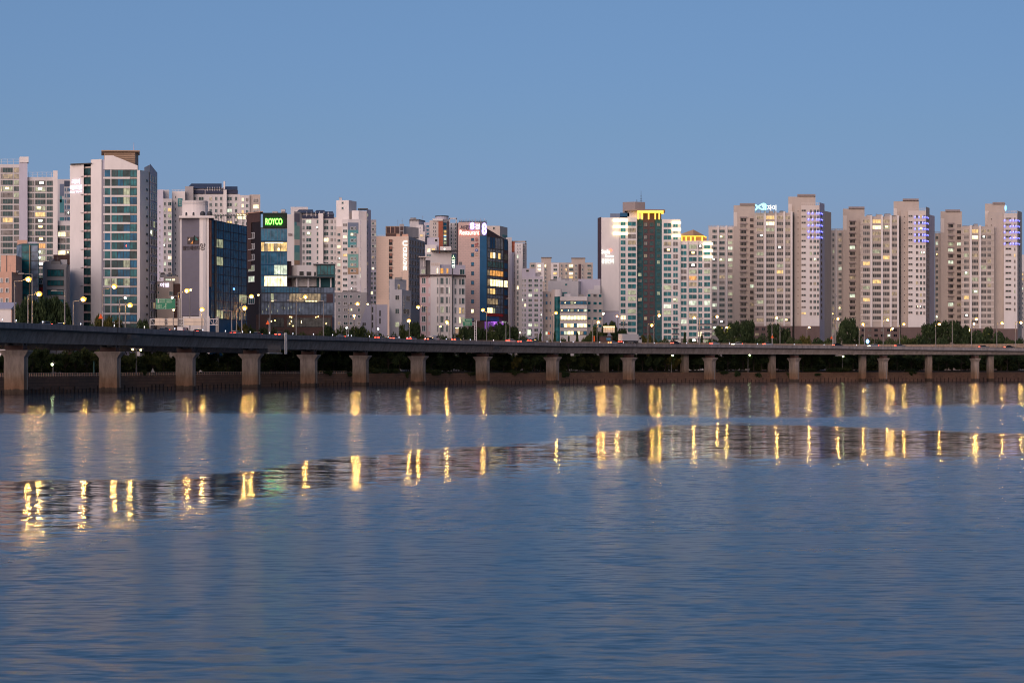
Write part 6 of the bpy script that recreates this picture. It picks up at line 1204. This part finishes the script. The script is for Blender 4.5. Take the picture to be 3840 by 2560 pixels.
mb = MB(); mb.hexa([(c0 + 1.74, -1.0, 2.05), (c0 + 1.76, -1.0, 2.05), (c0 + 1.76, 1.0, 2.05), (c0 + 1.74, 1.0, 2.05), (c0 + 1.15, -.9, 3.2), (c0 + 1.17, -.9, 3.2), (c0 + 1.17, .9, 3.2), (c0 + 1.15, .9, 3.2)], 'glass_dark'); mb.box(c0 + .3, -1.17, 2.05, c0 + 1.2, -1.09, 2.9, 'glass_dark'); put('windscreen', mb.mesh('windscreen'), cb_)
mb = MB(); mb.box(-LB * .52, -.9, .85, LB * .4, .9, 1.45, 'dark_metal'); mb.box(-LB * .2, -1.1, .5, LB * .1, -1.0, 1.0, 'grey_metal'); put('chassis', mb.mesh('chassis'), t)
for sx in (-LB * .42, -LB * .33, LB * .16, c0 + .7):
    for sy in (-.95, .95): w = put('wheel', wheel, t, (sx, sy, .5)); w.scale = (1.5, 1.5, 1.5)
for sy in (-.8, .8): put('taillight', TL, t, (-LB * .53, sy, 1.0))
# ------------------------------------------------------------------ signs
def board_mark(mb, x0, z0, x1, z1, d, m='sign_letter'): mb.box(x0, -d, z0, x1, 0, z1, m)
Y = 604; t = thing('road_sign', 'big green road sign with white lettering and branching arrow', 'road sign', (X(668, Y), Y, GZ)); x0 = X(585, Y) - X(668, Y); x1 = X(657, Y) - X(668, Y); z1, z0 = Z(1120, Y) - GZ, Z(1159, Y) - GZ
mb = MB(); mb.box(x0, -.1, z0, x1, .1, z1, 'green_sign'); mb.box(x0 - .05, -.06, z0 - .05, x1 + .05, .06, z1 + .05, 'white_metal'); put('board', mb.mesh('board'), t)
mb = MB(); sx = lambda p: x0 + (x1 - x0) * p; sz = lambda q: z1 - (z1 - z0) * q
for r, (n0, n1) in enumerate(((.21, .50), (.21, .50))):
    for i in range(4):
        a0 = n0 + (n1 - n0) * i / 4; q = .07 + r * .18
        board_mark(mb, sx(a0), sz(q + .12), sx(a0 + .055), sz(q + .08), .13); board_mark(mb, sx(a0), sz(q + .05), sx(a0 + .02), sz(q), .13); board_mark(mb, sx(a0 + .035), sz(q + .13), sx(a0 + .05), sz(q), .13)
    for i in range(8): board_mark(mb, sx(.55 + i * .038), sz(.2 + r * .18), sx(.575 + i * .038), sz(.12 + r * .18), .13)
for r in range(4):
    for i in range(4): board_mark(mb, sx(.03 + i * .072), sz(.6 + r * .1), sx(.075 + i * .072), sz(.57 + r * .1), .13); board_mark(mb, sx(.045 + i * .072), sz(.57 + r * .1), sx(.06 + i * .072), sz(.53 + r * .1), .13)
put('lettering', mb.mesh('lettering'), t); mb = MB(); board_mark(mb, sx(.5), sz(.98), sx(.53), sz(.5), .13); mb.poly([(sx(.47), -.13, sz(.55)), (sx(.56), -.13, sz(.55)), (sx(.515), -.13, sz(.4))], 'sign_letter'); mb.hexa([(sx(.33), -.13, sz(.94)), (sx(.36), -.13, sz(.94)), (sx(.36), 0, sz(.94)), (sx(.33), 0, sz(.94)), (sx(.49), -.13, sz(.66)), (sx(.51), -.13, sz(.66)), (sx(.51), 0, sz(.66)), (sx(.49), 0, sz(.66))], 'sign_letter'); board_mark(mb, sx(.09), sz(.22), sx(.17), sz(.05), .13, 'white_paint'); board_mark(mb, sx(.09), sz(.4), sx(.17), sz(.26), .13, 'white_paint'); put('arrow', mb.mesh('arrow'), t)
mb = MB(); mb.tube((0, .35, -.2), (0, .35, Z(1112, Y) - GZ), .3, 'grey_metal', .22); put('post', mb.mesh('post'), t)
mb = MB(); mb.tube((x0 + .4, .2, (z0 + z1) / 2 + .5), (0, .35, (z0 + z1) / 2 + .5), .12, 'grey_metal'); mb.tube((x0 + .4, .2, (z0 + z1) / 2 - .6), (0, .35, (z0 + z1) / 2 - .6), .12, 'grey_metal'); put('arm', mb.mesh('arm'), t)
Y = 600; t = thing('sign_gantry', 'steel truss gantry seen from behind, with three cream lit sign backs', 'gantry', (X(690, Y), Y, GZ)); gx = lambda p: X(p, Y) - X(690, Y); gz = lambda q: Z(q, Y) - GZ
mb = MB()
for q in (1197, 1219):
    mb.box(gx(562), -.12, gz(q), gx(818), .0, gz(q) + .18, 'white_metal'); mb.box(gx(562), 1.0, gz(q), gx(818), 1.12, gz(q) + .18, 'white_metal')
for i in range(16):
    a0, a1 = 566 + i * 15.7, 566 + (i + 1) * 15.7; mb.tube((gx(a0), -.06, gz(1219 if i % 2 else 1197)), (gx(a1), -.06, gz(1197 if i % 2 else 1219)), .07, 'white_metal', n=6); mb.box(gx(a0) - .06, -.1, gz(1219), gx(a0) + .06, .05, gz(1197), 'white_metal')
put('truss', mb.mesh('truss'), t)
for px, w in ((672, .42), (682, .22), (812, .3), (818, .16), (562, .2)): mb = MB(); mb.box(gx(px) - w, .2, -.2, gx(px) + w, .8, gz(1186 if px > 600 else 1197) if px != 672 else gz(1118), 'grey_metal'); put('post', mb.mesh('post'), t)
for a0, a1 in ((582, 619), (630, 668), (691, 766)): mb = MB(); mb.box(gx(a0), -.7, gz(1220), gx(a1), -.45, gz(1193), 'cream_panel'); mb.box(gx(a0), -.76, gz(1207), gx(a1), -.7, gz(1206), 'grey_wall'); mb.box(gx((a0 + a1) / 2) - .05, -.78, gz(1220), gx((a0 + a1) / 2) + .05, -.7, gz(1193), 'cream_wall'); put('sign_back', mb.mesh('sign_back'), t)
mb = MB(); mb.box(gx(596), -.9, gz(1222.5), gx(766), -.8, gz(1221), 'lamp_small') if False else None
Y, zb = dl(1783, -5.3); t = thing('road_sign', 'two stacked green road signs with white lettering on a latticed post', 'road sign', (X(1783, Y), Y, zb)); gx = lambda p: X(p, Y) - X(1783, Y); gz = lambda q: Z(q, Y) - zb
mb = MB()
for dx_ in (-.35, .35): mb.box(dx_ - .12, -.1, -.6, dx_ + .12, .1, gz(1206 if dx_ < 0 else 1200), 'white_metal')
for i in range(14): mb.box(-.3, -.05, i * .62, .3, .05, i * .62 + .1, 'white_metal')
mb.tube((-.1, 0, gz(1206)), (-.1, 0, gz(1172)), .1, 'grey_metal', .06); put('post', mb.mesh('post'), t)
mb = MB(); mb.box(gx(1768), -.1, gz(1212), 0, .0, gz(1210), 'white_metal'); mb.box(gx(1768), -.1, gz(1218), 0, .0, gz(1216), 'white_metal'); put('arm', mb.mesh('arm'), t)
for a0, a1, q0, q1 in ((1742, 1770, 1195, 1204.5), (1736.5, 1770, 1206, 1221.5)):
    mb = MB(); mb.box(gx(a0), -.3, gz(q1), gx(a1), -.15, gz(q0), 'green_sign'); mb.box(gx(a0) - .05, -.25, gz(q1) - .05, gx(a1) + .05, -.13, gz(q0) + .05, 'white_metal'); bo = put('board', mb.mesh('board'), t); mb = MB()
    for r in range(1 if q0 < 1200 else 2):
        for i in range(6): c0 = a0 + 7 + i * 3.3; zz = q0 + 2.5 + r * 6; mb.box(gx(c0), -.34, gz(zz + 3.6), gx(c0 + 1), -.3, gz(zz), 'sign_letter'); mb.box(gx(c0 + 1.2), -.34, gz(zz + 1), gx(c0 + 2.5), -.3, gz(zz), 'sign_letter'); mb.box(gx(c0 + 1.2), -.34, gz(zz + 3.6), gx(c0 + 2.5), -.3, gz(zz + 2.6), 'sign_letter')
    put('lettering', mb.mesh('lettering'), bo)
wi = []
for px, py, po in ((378, 1186, 384), (1004, 1209, 1009), (2058, 1248, 2058), (2896, 1262, 2896), (3118, 1265, 3122)):
    Y, zb = dl(po, -4.8); t = thing('warning_sign', '', 'warning sign', (X(po, Y), Y, zb), 'orange warning signs'); gx = lambda p: X(p, Y) - X(po, Y); z_ = Z(py, Y) - zb; w = .62
    mb = MB(); mb.tube((0, 0, -.2), (0, 0, z_ + 1.4), .07, 'white_metal'); put('post', mb.mesh('post'), t); mb = MB(); f_ = [(gx(px) - w, -.1, z_ - .6), (gx(px) + w, -.1, z_ - .6), (gx(px), -.1, z_ + .75)]; k_ = [(a_, -.02, c_) for a_, _, c_ in f_]; mb.poly(f_, 'warning_orange'); mb.poly(k_[::-1], 'warning_orange')
    for i in range(3): j = (i + 1) % 3; mb.poly([f_[i], k_[i], k_[j], f_[j]], 'warning_orange')
    put('board', mb.mesh('board'), t); wi.append((px, t, 'small orange triangular warning sign'))
label_row(wi, '')
bi = []
for a0, a1, q0, q1, po in ((1708, 1719, 1233, 1250, 1706), (2262, 2305, 1227, 1247, 2280)):
    Y = wallY(po) + 26; t = thing('billboard', '', 'billboard', (X(po, Y), Y, GZ)); gx = lambda p: X(p, Y) - X(po, Y); gz = lambda q: Z(q, Y) - GZ
    mb = MB(); mb.tube((0, .3, -.2), (0, .3, gz(q1) + .5), .2, 'grey_metal'); put('post', mb.mesh('post'), t); mb = MB(); mb.box(gx(a0), -.15, gz(q1), gx(a1), .1, gz(q0), 'cream_panel'); mb.box(gx(a0), -.2, gz(q0) - .3, gx(a1), -.15, gz(q0), 'white_metal')
    for i in range(5): c0 = a0 + (a1 - a0) * i / 5; mb.box(gx(c0), -.2, gz(q1), gx(c0) + .1, -.15, gz(q0), 'tan_paint')
    put('board', mb.mesh('board'), t); mb = MB(); mb.box(gx(a0), -.9, gz(q0) + .2, gx(a1), -.7, gz(q0) + .35, 'lamp_small'); mb.box(gx(a0), -.95, gz(q0) + .35, gx(a1), .1, gz(q0) + .45, 'grey_metal'); put('light', mb.mesh('light'), t); t['label'] = 'amber lit cream sign back before the crown tower' if a0 > 2000 else 'small amber lit cream sign back before the pink and white block'
Y = wallY(2290) + 24; t = thing('shed', 'dark roadside hut with blue lit screen beside the white box truck', 'hut', (X(2272, Y), Y, GZ)); gx = lambda p: X(p, Y) - X(2272, Y); gz = lambda q: Z(q, Y) - GZ
mb = MB(); mb.box(gx(2248), 0, -.2, gx(2296), 5, gz(1262), 'brown_wall'); mb.box(gx(2246), -.3, gz(1262), gx(2298), 5.2, gz(1260), 'dark_metal'); put('wall', mb.mesh('wall'), t); mb = MB(); mb.box(gx(2274), -.08, gz(1276), gx(2290), .02, gz(1266), 'glass_blue'); put('screen', mb.mesh('screen'), t)
mb = MB(); Y, zb = dl(2228, -5); mb.box(-.25, -.15, .0, .25, .15, 2.2, 'warning_orange'); mb.box(-.3, -.2, 2.2, .3, .2, 2.35, 'orange_paint'); mb.box(-.05, -.05, -.3, .05, .05, .1, 'grey_metal'); o = mb.build('marker_board'); o.location = (X(2228, Y), Y, zb + 1.6); tag(o, 'orange marker board on the viaduct left of the box truck', 'marker')
Y, zb = dl(3132, -6); t = thing('mast', 'tall thick grey mast before the fish sign flats', 'mast', (X(3132, Y), Y, zb)); mb = MB(); mb.tube((0, 0, -.4), (0, 0, Z(1102, Y) - zb), .5, 'grey_metal', .25, 12); put('pole', mb.mesh('pole'), t); mb = MB(); mb.box(-.8, -.3, Z(1112, Y) - zb, .8, .3, Z(1108, Y) - zb, 'grey_metal'); put('bracket', mb.mesh('bracket'), t)
Y = wallY(573) + 3; t = thing('warning_sign', 'white triangular sign on the quay under the viaduct', 'warning sign', (X(573, Y), Y, 4)); mb = MB(); mb.tube((0, 0, -.2), (0, 0, 1.2), .05, 'white_metal'); put('post', mb.mesh('post'), t); mb = MB(); mb.poly([(-.55, -.08, 1.0), (.55, -.08, 1.0), (0, -.08, 2.2)], 'white_paint'); mb.poly([(0, -.0, 2.2), (.55, -.0, 1.0), (-.55, -.0, 1.0)], 'white_paint'); put('board', mb.mesh('board'), t)
for me in bpy.data.meshes:
    if me.users == 0: bpy.data.meshes.remove(me)
